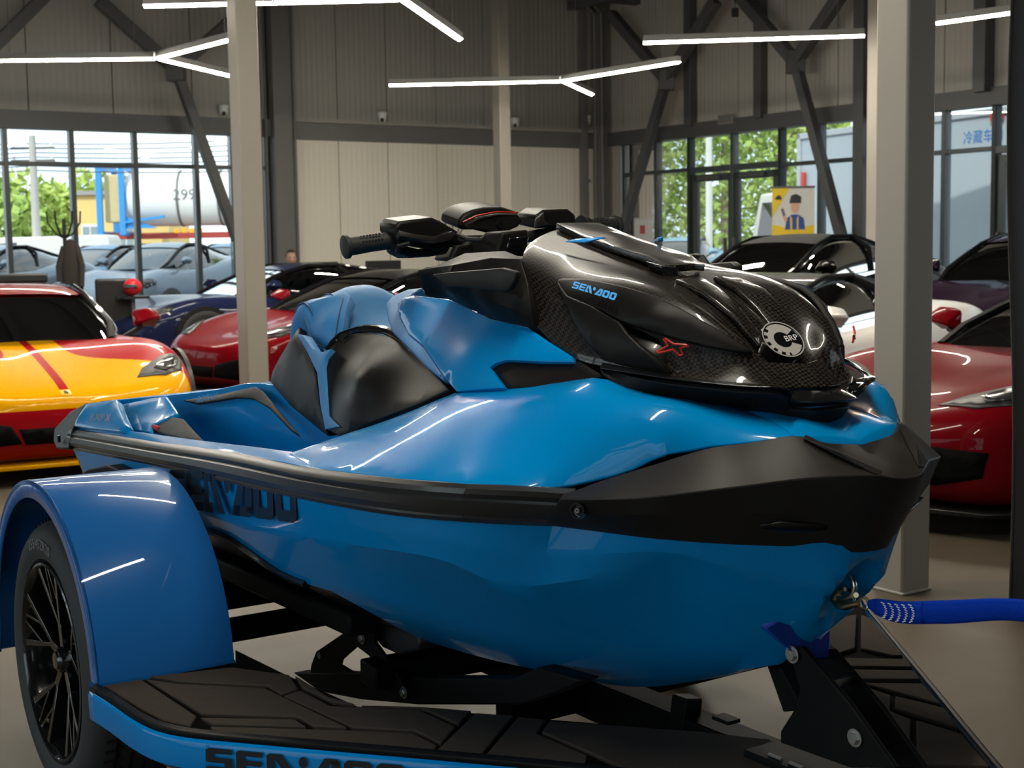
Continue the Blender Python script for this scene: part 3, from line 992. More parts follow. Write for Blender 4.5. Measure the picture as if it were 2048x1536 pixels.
wx = max(p[0] for q in tp for p in q)
decal('model_lettering', tp, lambda x, y: a_ + (b_ - a_) * (.72 * x / wx) + (c_ - a_) * (y / .72), M_PRINTK, pwc)
tp = text_polys('X', 1.0, .2)
wx2 = max(p[0] for q in tp for p in q)
decal('model_lettering', tp, lambda x, y: a_ + (b_ - a_) * (.76 + .24 * x / wx2) + (c_ - a_) * (y / .72), M_REDL, pwc, label='small red letter')

# ---- blue side deck sweeping up to the bow
D1 = [(-0.028,-0.55,0.958), (0.206,-0.602,0.955), (0.565,-0.602,0.979), (0.785,-0.578,0.996), (0.878,-0.498,0.994), (0.923,-0.43,0.987), (0.952,-0.4,1.001), (1.085,-0.25,1.064), (1.18,-0.13,1.085),
      (1.101,-0.115,1.104), (1.032,-0.115,1.117), (0.966,-0.175,1.135), (0.879,-0.27,1.154), (0.851,-0.3,1.181), (0.632,-0.315,1.147), (0.366,-0.335,1.115), (0.253,-0.36,1.074), (0.148,-0.39,1.036), (0.049,-0.43,1.003), (0.013,-0.49,0.981)]
D1i = [(0.164,-0.565,0.971), (0.403,-0.545,1.007), (0.609,-0.495,1.05), (0.797,-0.44,1.065), (0.95,-0.375,1.092), (0.992,-0.31,1.133), (1.041,-0.29,1.107), (1.081,-0.245,1.086), (1.028,-0.33,1.079), (0.924,-0.43,1.032), (0.808,-0.505,1.016), (0.627,-0.57,1.005)]
panel('side_deck', D1, M_BLUE, pwc, D1i, res=.035, th=.015, bevel=.005, smooth=60, stiff=1.5e-3)
# nose of the deck between the two side decks
def nose():
    a = [(1.026,-0.11,1.114), (1.105,-0.115,1.103), (1.182,-0.132,1.084)]
    rowA = spline(a, 9)
    rowM = spline([(1.02, 0, 1.115), (1.12, 0, 1.098), (1.205, 0, 1.068)], 9)
    rows = [[Vector((p.x, p.y * (1 - t), 0)) + Vector((0, 0, p.z)) * (1 - t) + Vector((0, 0, q.z)) * t + Vector(((q.x - p.x) * t, 0, .006 * sin(pi * t))) for p, q in zip(rowA, rowM)] for t in (0, .25, .5, .75, 1)]
    rows = [r + [r[-1] + (r[-1] - r[-2]).normalized() * .022 - Vector((0, 0, .03))] for r in rows]
    rows = rows + [[Vector((p.x, -p.y, p.z)) for p in r] for r in rows[:-1][::-1]]
    mesh_obj('deck_nose', [p for r in rows for p in r], grid_faces(len(rows), 10, flip=False), M_BLUE, pwc, 50, th=.012, bevel=.004)
nose()

# ---- front bumper
BT = [(0.924,-0.455,0.983), (0.939,-0.43,0.991), (0.958,-0.405,1.003), (1.021,-0.335,1.033), (1.094,-0.258,1.066), (1.13,-0.195,1.074), (1.187,-0.137,1.087), (1.21,-0.09,1.073), (1.215, 0, 1.062)]
BR = [(0.929,-0.47,0.975), (1.011,-0.44,0.982), (1.046,-0.4,0.984), (1.123,-0.33,0.997), (1.18,-0.255,1.008), (1.233,-0.165,1.018), (1.307,-0.062,1.023), (1.322, -.03, 1.016), (1.325, 0, 1.014)]
BS = [(0.902,-0.462,0.95), (0.991,-0.425,0.951), (1.055,-0.375,0.953), (1.115,-0.3,0.953), (1.173,-0.235,0.957), (1.228,-0.145,0.957), (1.283,-0.06,0.958), (1.287, -.03, .955), (1.29, 0, .955)]
BL = [(0.841,-0.435,0.909), (0.929,-0.39,0.906), (1.014,-0.335,0.9), (1.081,-0.27,0.894), (1.132,-0.21,0.89), (1.201,-0.115,0.884), (1.225, -.065, .874), (1.247, -.03, .872), (1.252, 0, .872)]
BI = [(0.792,-0.4,0.899), (0.89,-0.36,0.902), (0.972,-0.3,0.896), (1.047,-0.24,0.893), (1.1,-0.18,0.889), (1.177,-0.09,0.886), (1.19, -.05, .88), (1.205, -.03, .88), (1.21, 0, .88)]
def bumper():
    n = 34
    R = [spline(r, n) for r in (BT, BR, BS, BL, BI)]
    V, F = [], []
    for sgn in (1, -1):
        k = len(V)
        V += [(p.x, p.y * sgn, p.z) for r in R for p in r]
        F += [tuple(i + k for i in f) for f in grid_faces(len(R), n, flip=(sgn > 0))]
    bm = bmesh.new()
    vs = [bm.verts.new(v) for v in V]
    for f in F: bm.faces.new([vs[i] for i in f])
    bmesh.ops.remove_doubles(bm, verts=bm.verts, dist=.002)
    bmesh.ops.recalc_face_normals(bm, faces=bm.faces)
    return bm_obj('bow_bumper', bm, M_BUMP, pwc, 17, th=.015, bevel=.004)
bp_ = bumper()
for sgn in (1, -1):
    p = Vector((0.963,-0.452,0.957))
    d = Vector((.35, -.93, .0)).normalized()
    M = Matrix.Translation((p.x, p.y * sgn, p.z)) @ Vector((d.x, d.y * sgn, 0)).to_track_quat('Z', 'Y').to_matrix().to_4x4()
    sc = lathe('bumper_screw', [(.001, .000), (.0155, .0), (.0155, .006), (.0115, .006), (.0105, .001), (.006, .001), (.006, .004), (.001, .004)], M_GLOSSK, bp_, 20, M)
    lathe('screw_core', [(.001, .003), (.0045, .003), (.0045, .0055), (.002, .0055), (.001, .003)], M_STEEL2, bp_, 12, M)
panel('bumper_vent', [(1.14,-0.228,0.925), (1.2,-0.19,0.938), (1.251,-0.075,0.929), (1.237,-0.085,0.913), (1.185,-0.175,0.918)], M_HULLK, bp_, res=.05, th=.006, bevel=.001)
hull_obj('bow_ridge', [(1.199,-0.135,1.084), (1.307,-0.062,1.023), (1.191,-0.12,1.088), (1.306,-0.045,1.027), (1.255,-0.1,1.061)], M_BUMP, bp_, .002, mirror=True)

# ---- cowl
C0 = [(.36, 0, 1.470), (.474, 0, 1.440), (.62, 0, 1.398), (.725, 0, 1.368), (.839, 0, 1.335), (.925, 0, 1.289), (.987, 0, 1.228), (1.05, 0, 1.175), (1.09, 0, 1.145)]
C1 = [(.37, -.10, 1.452), (.49, -.11, 1.420), (.64, -.11, 1.385), (.75, -.105, 1.363), (.86, -.10, 1.330), (.94, -.09, 1.285), (1.0, -.07, 1.222), (1.045, -.06, 1.175), (1.08, -.06, 1.145)]
C2 = [(0.432,-0.2,1.407), (0.508,-0.205,1.387), (0.581,-0.215,1.364), (0.776,-0.205,1.347), (0.891,-0.175,1.321), (1.0,-0.135,1.268), (1.038,-0.1,1.23), (1.045, -.10, 1.19), (1.06, -.10, 1.15)]
C3 = [(0.547,-0.26,1.274), (0.645,-0.27,1.227), (0.735,-0.275,1.201), (0.843,-0.26,1.191), (0.939,-0.215,1.181), (1.019,-0.165,1.172), (1.086,-0.115,1.166), (1.109,-0.1,1.163), (1.075, -.08, 1.145)]
cw_rows = [C3, C2, C1, C0]
def cowl():
    n, k = 40, 5
    R = [spline(r, n) for r in cw_rows]
    full = R + [[Vector((p.x, -p.y, p.z)) for p in r] for r in R[:-1][::-1]]
    cols = [spline([r[j] for r in full], (len(full) - 1) * k + 1) for j in range(n)]
    rows = [[cols[j][i] for j in range(n)] for i in range(len(cols[0]))]
    mesh_obj('cowl', [p for r in rows for p in r], grid_faces(len(rows), n, flip=False), M_CARB, pwc, 40, th=.012, bevel=.003)
cowl()
# raised spine and front hood facets
panel('hood_spine', [(.365, -.06, 1.478), (0.479,-0.07,1.445), (0.583,-0.065,1.423), (0.688,-0.06,1.402), (0.722,-0.055,1.384), (.75, -.04, 1.384), (.76, 0, 1.386), (.75, .04, 1.384)] + [(q[0], -q[1], q[2]) for q in [(0.722,-0.055,1.384), (0.688,-0.06,1.402), (0.583,-0.065,1.423), (0.479,-0.07,1.445)]] + [(.365, .06, 1.478)], M_CARB, pwc, [(.5, 0, 1.452), (.62, 0, 1.414), (.7, 0, 1.396)], res=.03, th=.014, bevel=.004, mirror=False, toward=(0, 0, 1))
prism('spine_intake', [(0.755,-0.084,1.382), (0.755,-0.043,1.378), (0.755,-0.03,1.369), (0.755,-0.037,1.358), (0.755,-0.069,1.357)], (-.05, 0, .012), M_GLOSSK, pwc, .004)
panel('hood_blade', [(.80, -.018, 1.362), (.80, -.085, 1.358), (.88, -.085, 1.336), (.95, -.07, 1.295), (1.005, -.05, 1.232), (.995, -.018, 1.238), (.92, -.018, 1.302), (.86, -.018, 1.34)], M_CARB, pwc, res=.03, th=.012, bevel=.004, toward=(0, 0, 1))
# satin side blade with the blue lettering
SBp = [(0.595,-0.228,1.357), (0.607,-0.225,1.361), (0.694,-0.228,1.362), (0.796,-0.222,1.35), (0.862,-0.212,1.337), (0.933,-0.188,1.309), (0.997,-0.16,1.274), (1.038,-0.132,1.245), (1.053,-0.118,1.233), (1.06,-0.118,1.226), (1.038,-0.145,1.229), (0.993,-0.178,1.237), (0.924,-0.222,1.255), (0.875,-0.245,1.27), (0.836,-0.255,1.281), (0.753,-0.262,1.311), (0.654,-0.25,1.328)]
panel('side_blade', SBp, M_SATIN, pwc, [(0.909,-0.24,1.297)], res=.03, th=.014, bevel=.004, smooth=60, stiff=6e-4)
SSp = [(0.6,-0.232,1.355), (0.663,-0.254,1.328), (0.758,-0.266,1.311), (0.845,-0.262,1.282), (0.875,-0.27,1.26), (0.91,-0.268,1.236), (0.941,-0.255,1.213), (0.959,-0.232,1.185), (0.937,-0.242,1.187), (0.88,-0.265,1.196), (0.821,-0.285,1.206), (0.762,-0.282,1.244), (0.707,-0.272,1.281), (0.64,-0.25,1.328)]
panel('side_swoosh', SSp, M_SATIN, pwc, [(0.807,-0.292,1.265)], res=.03, th=.014, bevel=.004, smooth=60, stiff=1e-3)
panel('side_recess', [(0.822,-0.24,1.275), (0.904,-0.205,1.252), (0.976,-0.163,1.234), (1.046,-0.115,1.224), (1.023,-0.118,1.214), (0.953,-0.155,1.208), (0.934,-0.168,1.198), (0.94,-0.212,1.184), (0.913,-0.232,1.21), (0.881,-0.244,1.233)], M_HULLK, pwc, res=.03, th=.006, bevel=.001)
# red X outline
def xmark():
    c = [(0.955,-0.262,1.23), (0.97,-0.248,1.241), (0.962,-0.252,1.253), (0.964,-0.25,1.254), (0.976,-0.24,1.244), (0.993,-0.222,1.242), (0.995,-0.22,1.241), (0.983,-0.23,1.236), (0.986,-0.226,1.224), (0.98,-0.23,1.223), (0.975,-0.24,1.234), (0.959,-0.26,1.228)]
    for sgn in (1, -1):
        o = tube('letter_outline', [(p[0], p[1] * sgn, p[2]) for p in c + [c[0]]], .0022, M_REDL, pwc, 6)
        o['label'] = 'red outlined X emblem on the cowl side'
xmark()
a_, b_, c_ = Vector((0.701,-0.262,1.341)), Vector((0.838,-0.262,1.319)), Vector((0.692,-0.25,1.352))
off = Vector((0, -.006, .003))
qs, wd = logo_quads(1, .95, .12, .1)
for sgn in (1, -1):
    f_ = lambda x, y: (lambda p: (p.x, p.y * sgn, p.z))(a_ + (b_ - a_) * ((x if sgn > 0 else wd - x) / wd) + (c_ - a_) * (y * 1.15) + off)
    decal('cowl_lettering', qs if sgn > 0 else [q[::-1] for q in qs], f_, M_BLUEL, pwc, label='small blue lettering on the cowl side')
# lower tray with its lip, and the black base under it
T_top = [(0.821,-0.285,1.204), (0.963,-0.235,1.186), (1.041,-0.185,1.176), (1.106,-0.135,1.17), (1.085, -.085, 1.158), (1.125, -.04, 1.155), (1.13, 0, 1.155)]
T_lip = [(0.829,-0.3,1.194), (0.98,-0.25,1.181), (1.081,-0.175,1.17), (1.145,-0.11,1.163), (1.125, -.085, 1.140), (1.165, -.045, 1.138), (1.172, 0, 1.138)]
T_und = [(0.813,-0.285,1.188), (0.963,-0.235,1.174), (1.07,-0.165,1.163), (1.128,-0.1,1.155), (1.11, -.075, 1.128), (1.14, -.04, 1.125), (1.145, 0, 1.125)]
B_bot = [(0.833,-0.295,1.179), (0.877,-0.268,1.152), (0.962,-0.172,1.132), (1.032,-0.085,1.113), (1.09, -.05, 1.095), (1.118, -.03, 1.092), (1.124, 0, 1.09)]
for nm, rr, mm in (('cowl_tray', [T_top, T_lip, T_und], M_GLOSSK), ('cowl_base', [T_und, B_bot], M_MATTE)):
    n = 30
    R = [spline(r, n) for r in rr]
    V, F = [], []
    for sgn in (1, -1):
        k = len(V)
        V += [(p.x, p.y * sgn, p.z) for r in R for p in r]
        F += [tuple(i + k for i in f) for f in grid_faces(len(R), n, flip=(sgn > 0))]
    bm = bmesh.new()
    vs = [bm.verts.new(v) for v in V]
    for f in F: bm.faces.new([vs[i] for i in f])
    bmesh.ops.remove_doubles(bm, verts=bm.verts, dist=.002)
    bmesh.ops.recalc_face_normals(bm, faces=bm.faces)
    bm_obj(nm, bm, mm, pwc, 30, th=.008, bevel=.002)
panel('cowl_chin', [(0.955,-0.225,1.184), (0.948,-0.178,1.198), (1.033,-0.128,1.214), (1.05, -.07, 1.205), (1.075, 0, 1.20), (1.05, .07, 1.205), (1.12, .045, 1.16), (1.128, 0, 1.16), (1.10, -.075, 1.16), (1.106,-0.135,1.17), (1.041,-0.185,1.176)], M_CARB, pwc, res=.03, th=.01, bevel=.002, mirror=False, toward=(1, -.4, .5))
# round emblem: toothed ring with lettering
def emblem():
    c = Vector((1.012, -.002, 1.236))
    nrm = Vector((.72, -.12, .69)).normalized()
    up = Vector((-.69, 0, .72)); up = (up - nrm * up.dot(nrm)).normalized()
    rt = up.cross(nrm)
    M = Matrix(((rt.x, up.x, nrm.x, c.x), (rt.y, up.y, nrm.y, c.y), (rt.z, up.z, nrm.z, c.z), (0, 0, 0, 1)))
    e = lathe('emblem', [(.001, .008), (.040, .008), (.041, .010), (.044, .010), (.046, .006), (.046, -.02), (.001, -.02)], M_GLOSSK, pwc, 36, M)
    pol = []
    for k in range(44):
        a0, a1 = radians(30 + 300 * k / 44), radians(30 + 300 * (k + 1) / 44)
        ro = .039 if (k // 2) % 2 == 0 or k < 12 or k > 34 else .032
        pol.append([(.019 * cos(a0), .019 * sin(a0)), (ro * cos(a0), ro * sin(a0)), (ro * cos(a1), ro * sin(a1)), (.019 * cos(a1), .019 * sin(a1))])
    decal('gear_ring', pol, lambda x, y: M @ Vector((x, y, .0088)), mat('emblem_silver', (.55, .53, .50), .3, metal=.3, noise=.05), e)
    tp = text_polys('BRP', .019)
    decal('emblem_lettering', tp, lambda x, y: M @ Vector((x + .003, y - .0065, .0105)), M_WHITE, e)
    pol = []
    for k in range(40):
        a0, a1 = 2 * pi * k / 40, 2 * pi * (k + 1) / 40
        pol.append([(.0415 * cos(a0), .0415 * sin(a0)), (.0440 * cos(a0), .0440 * sin(a0)), (.0440 * cos(a1), .0440 * sin(a1)), (.0415 * cos(a1), .0415 * sin(a1))])
    decal('emblem_rim', pol, lambda x, y: M @ Vector((x, y, .0104)), mat('emblem_silver', (.55, .53, .50), .3, metal=.3, noise=.05), e)
emblem()
panel('hood_accent', [(0.486,-0.125,1.436), (0.508,-0.115,1.441), (0.568,-0.08,1.444), (0.534,-0.11,1.434)], M_BLUEL, pwc, res=.05, th=.004, bevel=.0)

# ---- blue upper side panels behind the cowl
UP = [(-0.138,-0.19,1.289), (-0.101,-0.195,1.304), (-0.048,-0.2,1.312), (0.149,-0.22,1.307), (0.38,-0.25,1.27), (0.537,-0.262,1.259), (0.631,-0.272,1.232), (0.718,-0.283,1.21), (0.728,-0.288,1.199), (0.631,-0.298,1.195), (0.518,-0.305,1.192), (0.484,-0.31,1.184), (0.47,-0.315,1.174), (0.562,-0.34,1.14), (0.378,-0.342,1.118), (0.296,-0.322,1.143), (0.13,-0.275,1.2), (0.006,-0.242,1.221), (-0.105,-0.205,1.262)]
panel('upper_side_panel', UP, M_BLUE, pwc, [(0.379,-0.305,1.205)], res=.03, th=.015, bevel=.006, smooth=60, stiff=2e-3)
panel('side_insert', [(0.455,-0.305,1.171), (0.469,-0.3,1.181), (0.506,-0.297,1.189), (0.711,-0.278,1.198), (0.735,-0.275,1.201), (0.815,-0.288,1.183), (0.829,-0.292,1.178), (0.642,-0.322,1.146), (0.547,-0.33,1.136)], M_SATIN, pwc, res=.04, th=.015, bevel=.003)
# ---- wing-shaped deflectors
WG = [(0.215,-0.335,1.374), (0.272,-0.325,1.382), (0.353,-0.31,1.393), (0.441,-0.29,1.405), (0.505,-0.255,1.402), (0.544,-0.265,1.357), (0.571,-0.275,1.307), (0.573,-0.272,1.259), (0.545,-0.27,1.259), (0.413,-0.268,1.27), (0.23,-0.262,1.309), (0.203,-0.285,1.313), (0.184,-0.3,1.318), (0.21,-0.325,1.349)]
panel('deflector', WG, M_SATIN, pwc, [(0.33,-0.335,1.357), (0.447,-0.32,1.342), (0.533,-0.29,1.327), (0.383,-0.28,1.3)], res=.03, th=.025, bevel=.005, smooth=25)
panel('deflector_blade', [(0.3,-0.352,1.369), (0.373,-0.348,1.374), (0.539,-0.33,1.383), (0.574,-0.312,1.376), (0.571,-0.315,1.359), (0.56,-0.32,1.341), (0.545,-0.325,1.335), (0.455,-0.338,1.341), (0.355,-0.348,1.343)], M_BUMP, pwc, res=.04, th=.02, bevel=.004)
panel('deflector_top', [(0.215,-0.335,1.377), (0.231,-0.3,1.385), (0.199,-0.2,1.413), (0.305,-0.16,1.417), (0.43,-0.2,1.402), (0.504,-0.255,1.399), (0.438,-0.288,1.403), (0.35,-0.308,1.391)], M_MATTE, pwc, res=.04, th=.01, toward=(0, 0, 1))
# ---- black core that carries the panels
hull_obj('body_core', [(-.95, -.17, .8), (-.95, .17, .8), (-.9, -.16, 1.05), (-.9, .16, 1.05), (.95, -.12, .95), (.95, .12, .95), (.5, -.21, 1.05), (.5, .21, 1.05), (1.0, -.1, 1.13), (1.0, .1, 1.13), (-.2, -.19, 1.12), (-.2, .19, 1.12), (.3, -.17, 1.2), (.3, .17, 1.2), (.45, -.17, 1.33), (.45, .17, 1.33), (.1, -.1, 1.28), (.1, .1, 1.28)], M_HULLK, pwc, .01)

# ---- seat
def seat():
    prof_c = [(-.80, 1.02), (-.835, 1.10), (-.82, 1.20), (-.765, 1.29), (-.70, 1.322), (-.645, 1.315), (-.59, 1.255), (-.52, 1.20), (-.40, 1.165), (-.25, 1.155), (-.12, 1.18), (-.02, 1.235), (.06, 1.285), (.12, 1.28), (.13, 1.15)]
    prof_w = [(-.74, 1.02), (-.77, 1.12), (-.775, 1.20), (-.745, 1.255), (-.705, 1.278), (-.66, 1.265), (-.60, 1.20), (-.565, 1.155), (-.45, 1.13), (-.25, 1.13), (-.12, 1.15), (-.02, 1.20), (.06, 1.25), (.12, 1.245), (.13, 1.12)]
    n = 40
    c, w = spline([(p[0], 0, p[1]) for p in prof_c], n), spline([(p[0], 0, p[1]) for p in prof_w], n)
    rows = []
    for v, t, dz in [(-.165, 1.25, -.09), (-.188, 1.1, -.035), (-.186, 1.02, -.008), (-.172, 1.0, .004), (-.13, .9, .008), (-.09, .4, 0), (-.05, .12, 0), (0, 0, 0), (.05, .12, 0), (.09, .4, 0), (.13, .9, .008), (.172, 1.0, .004), (.186, 1.02, -.008), (.188, 1.1, -.035), (.165, 1.25, -.09)]:
        rows.append([(c[i].x * (1 - t) + w[i].x * t, v, c[i].z * (1 - t) + w[i].z * t + dz) for i in range(n)])
    s = loft('seat', rows, M_SEAT, pwc, n=n, sub=2, flip=True, smooth=60)
    for sgn in (1, -1):
        L = []
        for i in range(6, 30):
            L.append((c[i].x * .45 + w[i].x * .55, -.098 * sgn, c[i].z * .45 + w[i].z * .55 + .008))
        tube('seam', L, .0025, M_STITCH, s, 6)
        L = [(c[i].x * .0 + w[i].x, -.18 * sgn, w[i].z + .0) for i in range(2, 24)]
        tube('seam', L, .0025, M_STITCH, s, 6)
    return s
seat()
wing = [(-0.699,-0.185,1.269), (-0.672,-0.19,1.229), (-0.636,-0.195,1.186), (-0.587,-0.2,1.158), (-0.535,-0.2,1.149), (-0.496,-0.195,1.158), (-0.47,-0.185,1.182), (-0.483,-0.165,1.221), (-0.521,-0.135,1.263), (-0.55,-0.105,1.296), (-0.581,-0.11,1.307), (-0.609,-0.14,1.295), (-0.653,-0.165,1.283)]
sw = panel('seat_wing', wing, M_SEAT, pwc, [(-0.539,-0.2,1.227)], res=.03, th=.035, bevel=.012, smooth=60, stiff=8e-4)
for o_, sg in zip(sw, (1, -1)):
    tube('seam', [(p[0], (p[1] - .006) * sg, p[2]) for p in [(-0.656,-0.193,1.23), (-0.615,-0.199,1.19), (-0.569,-0.204,1.167), (-0.52,-0.204,1.162), (-0.484,-0.198,1.171), (-0.472,-0.188,1.198), (-0.489,-0.172,1.235), (-0.522,-0.145,1.271), (-0.553,-0.122,1.291)]], .0022, M_STITCH, o_, 6)
panel('seat_front', [(-0.363,-0.1,1.28), (-0.306,-0.11,1.304), (-0.208,-0.12,1.323), (-0.098,-0.14,1.329), (-0.096,-0.185,1.306), (-0.125,-0.192,1.283), (-0.101,-0.205,1.257), (0.008,-0.24,1.221), (0.129,-0.272,1.2), (0.297,-0.32,1.142), (0.284,-0.325,1.139), (0.186,-0.305,1.158), (0.033,-0.262,1.188), (-0.105,-0.225,1.217), (-0.23,-0.17,1.243)], M_SEAT, pwc, [], res=.03, th=.03, bevel=.008, smooth=60, stiff=8e-4)
KP = [(-0.396,-0.275,1.118), (-0.399,-0.265,1.147), (-0.402,-0.25,1.168), (-0.4,-0.222,1.191), (-0.354,-0.2,1.205), (-0.284,-0.19,1.211), (-0.163,-0.2,1.207), (0.014,-0.235,1.179), (0.187,-0.285,1.15), (0.34,-0.338,1.118), (0.244,-0.352,1.082), (0.062,-0.352,1.031), (-0.105,-0.35,0.98), (-0.175,-0.345,0.962), (-0.243,-0.335,0.969), (-0.303,-0.315,1.003), (-0.342,-0.297,1.05)]
panel('knee_pad', KP, M_SATIN, pwc, [(-0.081,-0.338,1.122)], res=.03, th=.03, bevel=.008, smooth=60, stiff=2.5e-3)
arc = [(-0.41,-0.252,1.156), (-0.41,-0.22,1.191), (-0.372,-0.19,1.21), (-0.302,-0.18,1.218), (-0.189,-0.185,1.214), (-0.008,-0.222,1.183), (0.184,-0.28,1.151)]
for sgn in (1, -1):
    tube('knee_pad_trim', [(p.x, p.y * sgn, p.z) for p in spline(arc, 24)], .012, M_GLOSSK, pwc, 8)
panel('seat_strap', [(-0.629,-0.235,1.193), (-0.57,-0.245,1.191), (-0.483,-0.26,1.161), (-0.413,-0.265,1.156), (-0.369,-0.262,1.167), (-0.38,-0.275,1.144), (-0.373,-0.285,1.119), (-0.323,-0.305,1.052), (-0.275,-0.325,1.004), (-0.178,-0.345,0.988), (-0.271,-0.335,0.971), (-0.343,-0.31,1.022), (-0.399,-0.29,1.105), (-0.514,-0.26,1.149)], M_SEAT, pwc, res=.04, th=.025, bevel=.005)
panel('seat_side', [(-0.681,-0.2,1.212), (-0.686,-0.22,1.19), (-0.766,-0.225,1.124), (-0.81,-0.23,1.078), (-0.811,-0.24,1.047), (-0.614,-0.27,0.996), (-0.361,-0.305,0.955), (-0.283,-0.32,0.948), (-0.307,-0.32,0.97), (-0.366,-0.3,1.022), (-0.425,-0.28,1.102), (-0.541,-0.25,1.15), (-0.644,-0.225,1.187)], M_SATIN, pwc, [], res=.04, th=.03, bevel=.005, smooth=60, stiff=1e-3)
box('seat_back_plate', (-.86, 0, 1.05), (.04, .36, .09), M_BUMP, pwc, .01)

# ---- steering
hbr = tube('handlebar', [(-.02, -.36, 1.435), (.02, -.27, 1.448), (.04, -.12, 1.44), (.05, 0, 1.435), (.04, .12, 1.455), (.02, .27, 1.47), (-.02, .36, 1.475)], .014, M_MATTE, pwc, 12)
for sgn, zz in ((-1, 0), (1, .03)):
    p0, p1 = Vector((.01, .275 * sgn, 1.447 + zz)), Vector((-.005, .405 * sgn, 1.431 + zz * 1.5))
    d = p1 - p0
    g = tube('grip', [p0, p0 + d * .05, p0 + d * .1, p0 + d * .2, p0 + d * .5, p0 + d * .8, p0 + d * .9], [.024, .025, .022, .0205, .0205, .022, .022], M_RUB, pwc, 20)
    tube('grip_end', [p0 + d * .9, p0 + d * .92, p0 + d * .985, p0 + d], [.024, .028, .028, .025], M_RUB, g, 20)
    for k in range(4):
        tube('grip_ring', [p0 + d * (.0 + k * .045), p0 + d * (.02 + k * .045)], .0265 - .0008 * k, M_RUB, g, 20)
    for r in range(3):
        for c in range(7):
            an = radians(200 + 25 * r) if sgn < 0 else radians(-20 - 25 * r)
            t = .34 + c * .06 + (.03 if r % 2 else 0)
            q = p0 + d * t + Vector((cos(radians(20 + 24 * r)) * .0205, 0, sin(radians(20 + 24 * r)) * .0205))
            box('grip_nub', (0, 0, 0), (.004, .005, .005), M_RUB, g, .001, Matrix.Translation(q))
POD = [(0.06,-0.304,1.477), (0.06,-0.289,1.489), (0.06,-0.201,1.498), (0.06,-0.17,1.485), (0.06,-0.124,1.461), (0.06,-0.137,1.436), (0.06,-0.183,1.417), (0.06,-0.291,1.434), (0.06,-0.304,1.458)]
hp = prism('switch_pod', POD, (-.09, .0, .012), M_SATIN, pwc, .007, taper=.92)
panel('pod_facet', [(0.075,-0.303,1.468), (0.085,-0.265,1.459), (0.085,-0.213,1.453), (0.075,-0.154,1.465), (0.07,-0.143,1.458), (0.075,-0.163,1.442), (0.09,-0.217,1.44), (0.085,-0.305,1.455)], M_BUMP, hp, res=.04, th=.02, bevel=.003, mirror=False, toward=(1, 0, 0))
prism('throttle_block', [(0.055,-0.295,1.437), (0.055,-0.228,1.422), (0.055,-0.144,1.432), (0.055,-0.159,1.411), (0.055,-0.208,1.405), (0.055,-0.26,1.403), (0.055,-0.286,1.415)], (-.07, 0, 0), M_MATTE, hp, .006)
tube('brake_lever', [(0.03,-0.267,1.413), (0.06,-0.299,1.419), (0.08,-0.307,1.432), (0.08,-0.279,1.437)], .006, M_MATTE, hp, 8)
POD2 = [(0.06,0.095,1.5), (0.06,0.123,1.516), (0.06,0.2,1.518), (0.06,0.221,1.506), (0.06,0.228,1.48), (0.06,0.171,1.472), (0.06,0.095,1.469)]
hp2 = prism('switch_pod', POD2, (-.09, .0, .01), M_SATIN, pwc, .007, taper=.92)
panel('pod_facet', [(0.075,0.112,1.51), (0.08,0.111,1.49), (0.08,0.123,1.479), (0.075,0.087,1.471), (0.075,0.091,1.495)], M_BUMP, hp2, res=.04, th=.015, bevel=.002, mirror=False, toward=(1, 0, 0))
GA = [(0.03,-0.108,1.478), (0.03,-0.105,1.492), (0.03,-0.091,1.506), (0.03,-0.065,1.516), (0.03,-0.032,1.522), (0.03,0.02,1.523), (0.03,0.063,1.512), (0.03,0.083,1.494), (0.03,0.07,1.476), (0.03,0.025,1.457), (0.03,0.001,1.454), (0.03,-0.063,1.467), (0.03,-0.104,1.467)]
gg = prism('gauge_housing', GA, (-.1, 0, .02), M_SATIN, pwc, .012, taper=.95, segs=3)
prism('gauge_bezel', [(0.035,-0.101,1.486), (0.045,-0.068,1.501), (0.05,-0.011,1.51), (0.045,0.053,1.509), (0.04,0.07,1.494), (0.045,0.052,1.478), (0.05,-0.012,1.457), (0.045,-0.066,1.471), (0.038,-0.103,1.472)], (.012, 0, -.006), M_SATIN, gg, .005, taper=.9)
rl = tube('red_line', [(0.052,-0.111,1.487), (0.06,-0.077,1.502), (0.064,-0.021,1.511), (0.058,0.046,1.509)], .0022, M_REDL, gg, 6)
rl['label'] = 'thin red line across the gauge housing'
lathe('gauge_screw', [(.001, .002), (.008, .002), (.009, -.01)], M_HULLK, gg, 14, Matrix.Translation((0.064,-0.011,1.479)) @ Vector((1, 0, 0)).to_track_quat('Z', 'Y').to_matrix().to_4x4())
prism('steering_column', [(0.06,-0.148,1.396), (0.06,-0.119,1.434), (0.06,-0.083,1.455), (0.06,-0.01,1.455), (0.06,0.019,1.418), (0.06,0.003,1.381)], (-.1, 0, 0), M_MATTE, pwc, .01)
prism('steering_bracket', [(0.1,-0.183,1.388), (0.1,-0.158,1.432), (0.1,-0.112,1.434), (0.1,-0.11,1.405), (0.1,-0.124,1.403), (0.1,-0.126,1.422), (0.1,-0.144,1.421), (0.1,-0.161,1.387)], (-.02, 0, 0), M_MATTE, pwc, .004)
prism('glove_box', [(0.2,-0.113,1.405), (0.2,-0.099,1.461), (0.2,-0.018,1.466), (0.2,-0.025,1.403)], (-.08, 0, 0), M_SATIN, pwc, .008)
prism('glove_box_lid', [(0.21,-0.094,1.423), (0.21,-0.088,1.446), (0.21,-0.031,1.45), (0.21,-0.037,1.425)], (.006, 0, 0), M_GLOSSK, pwc, .003)
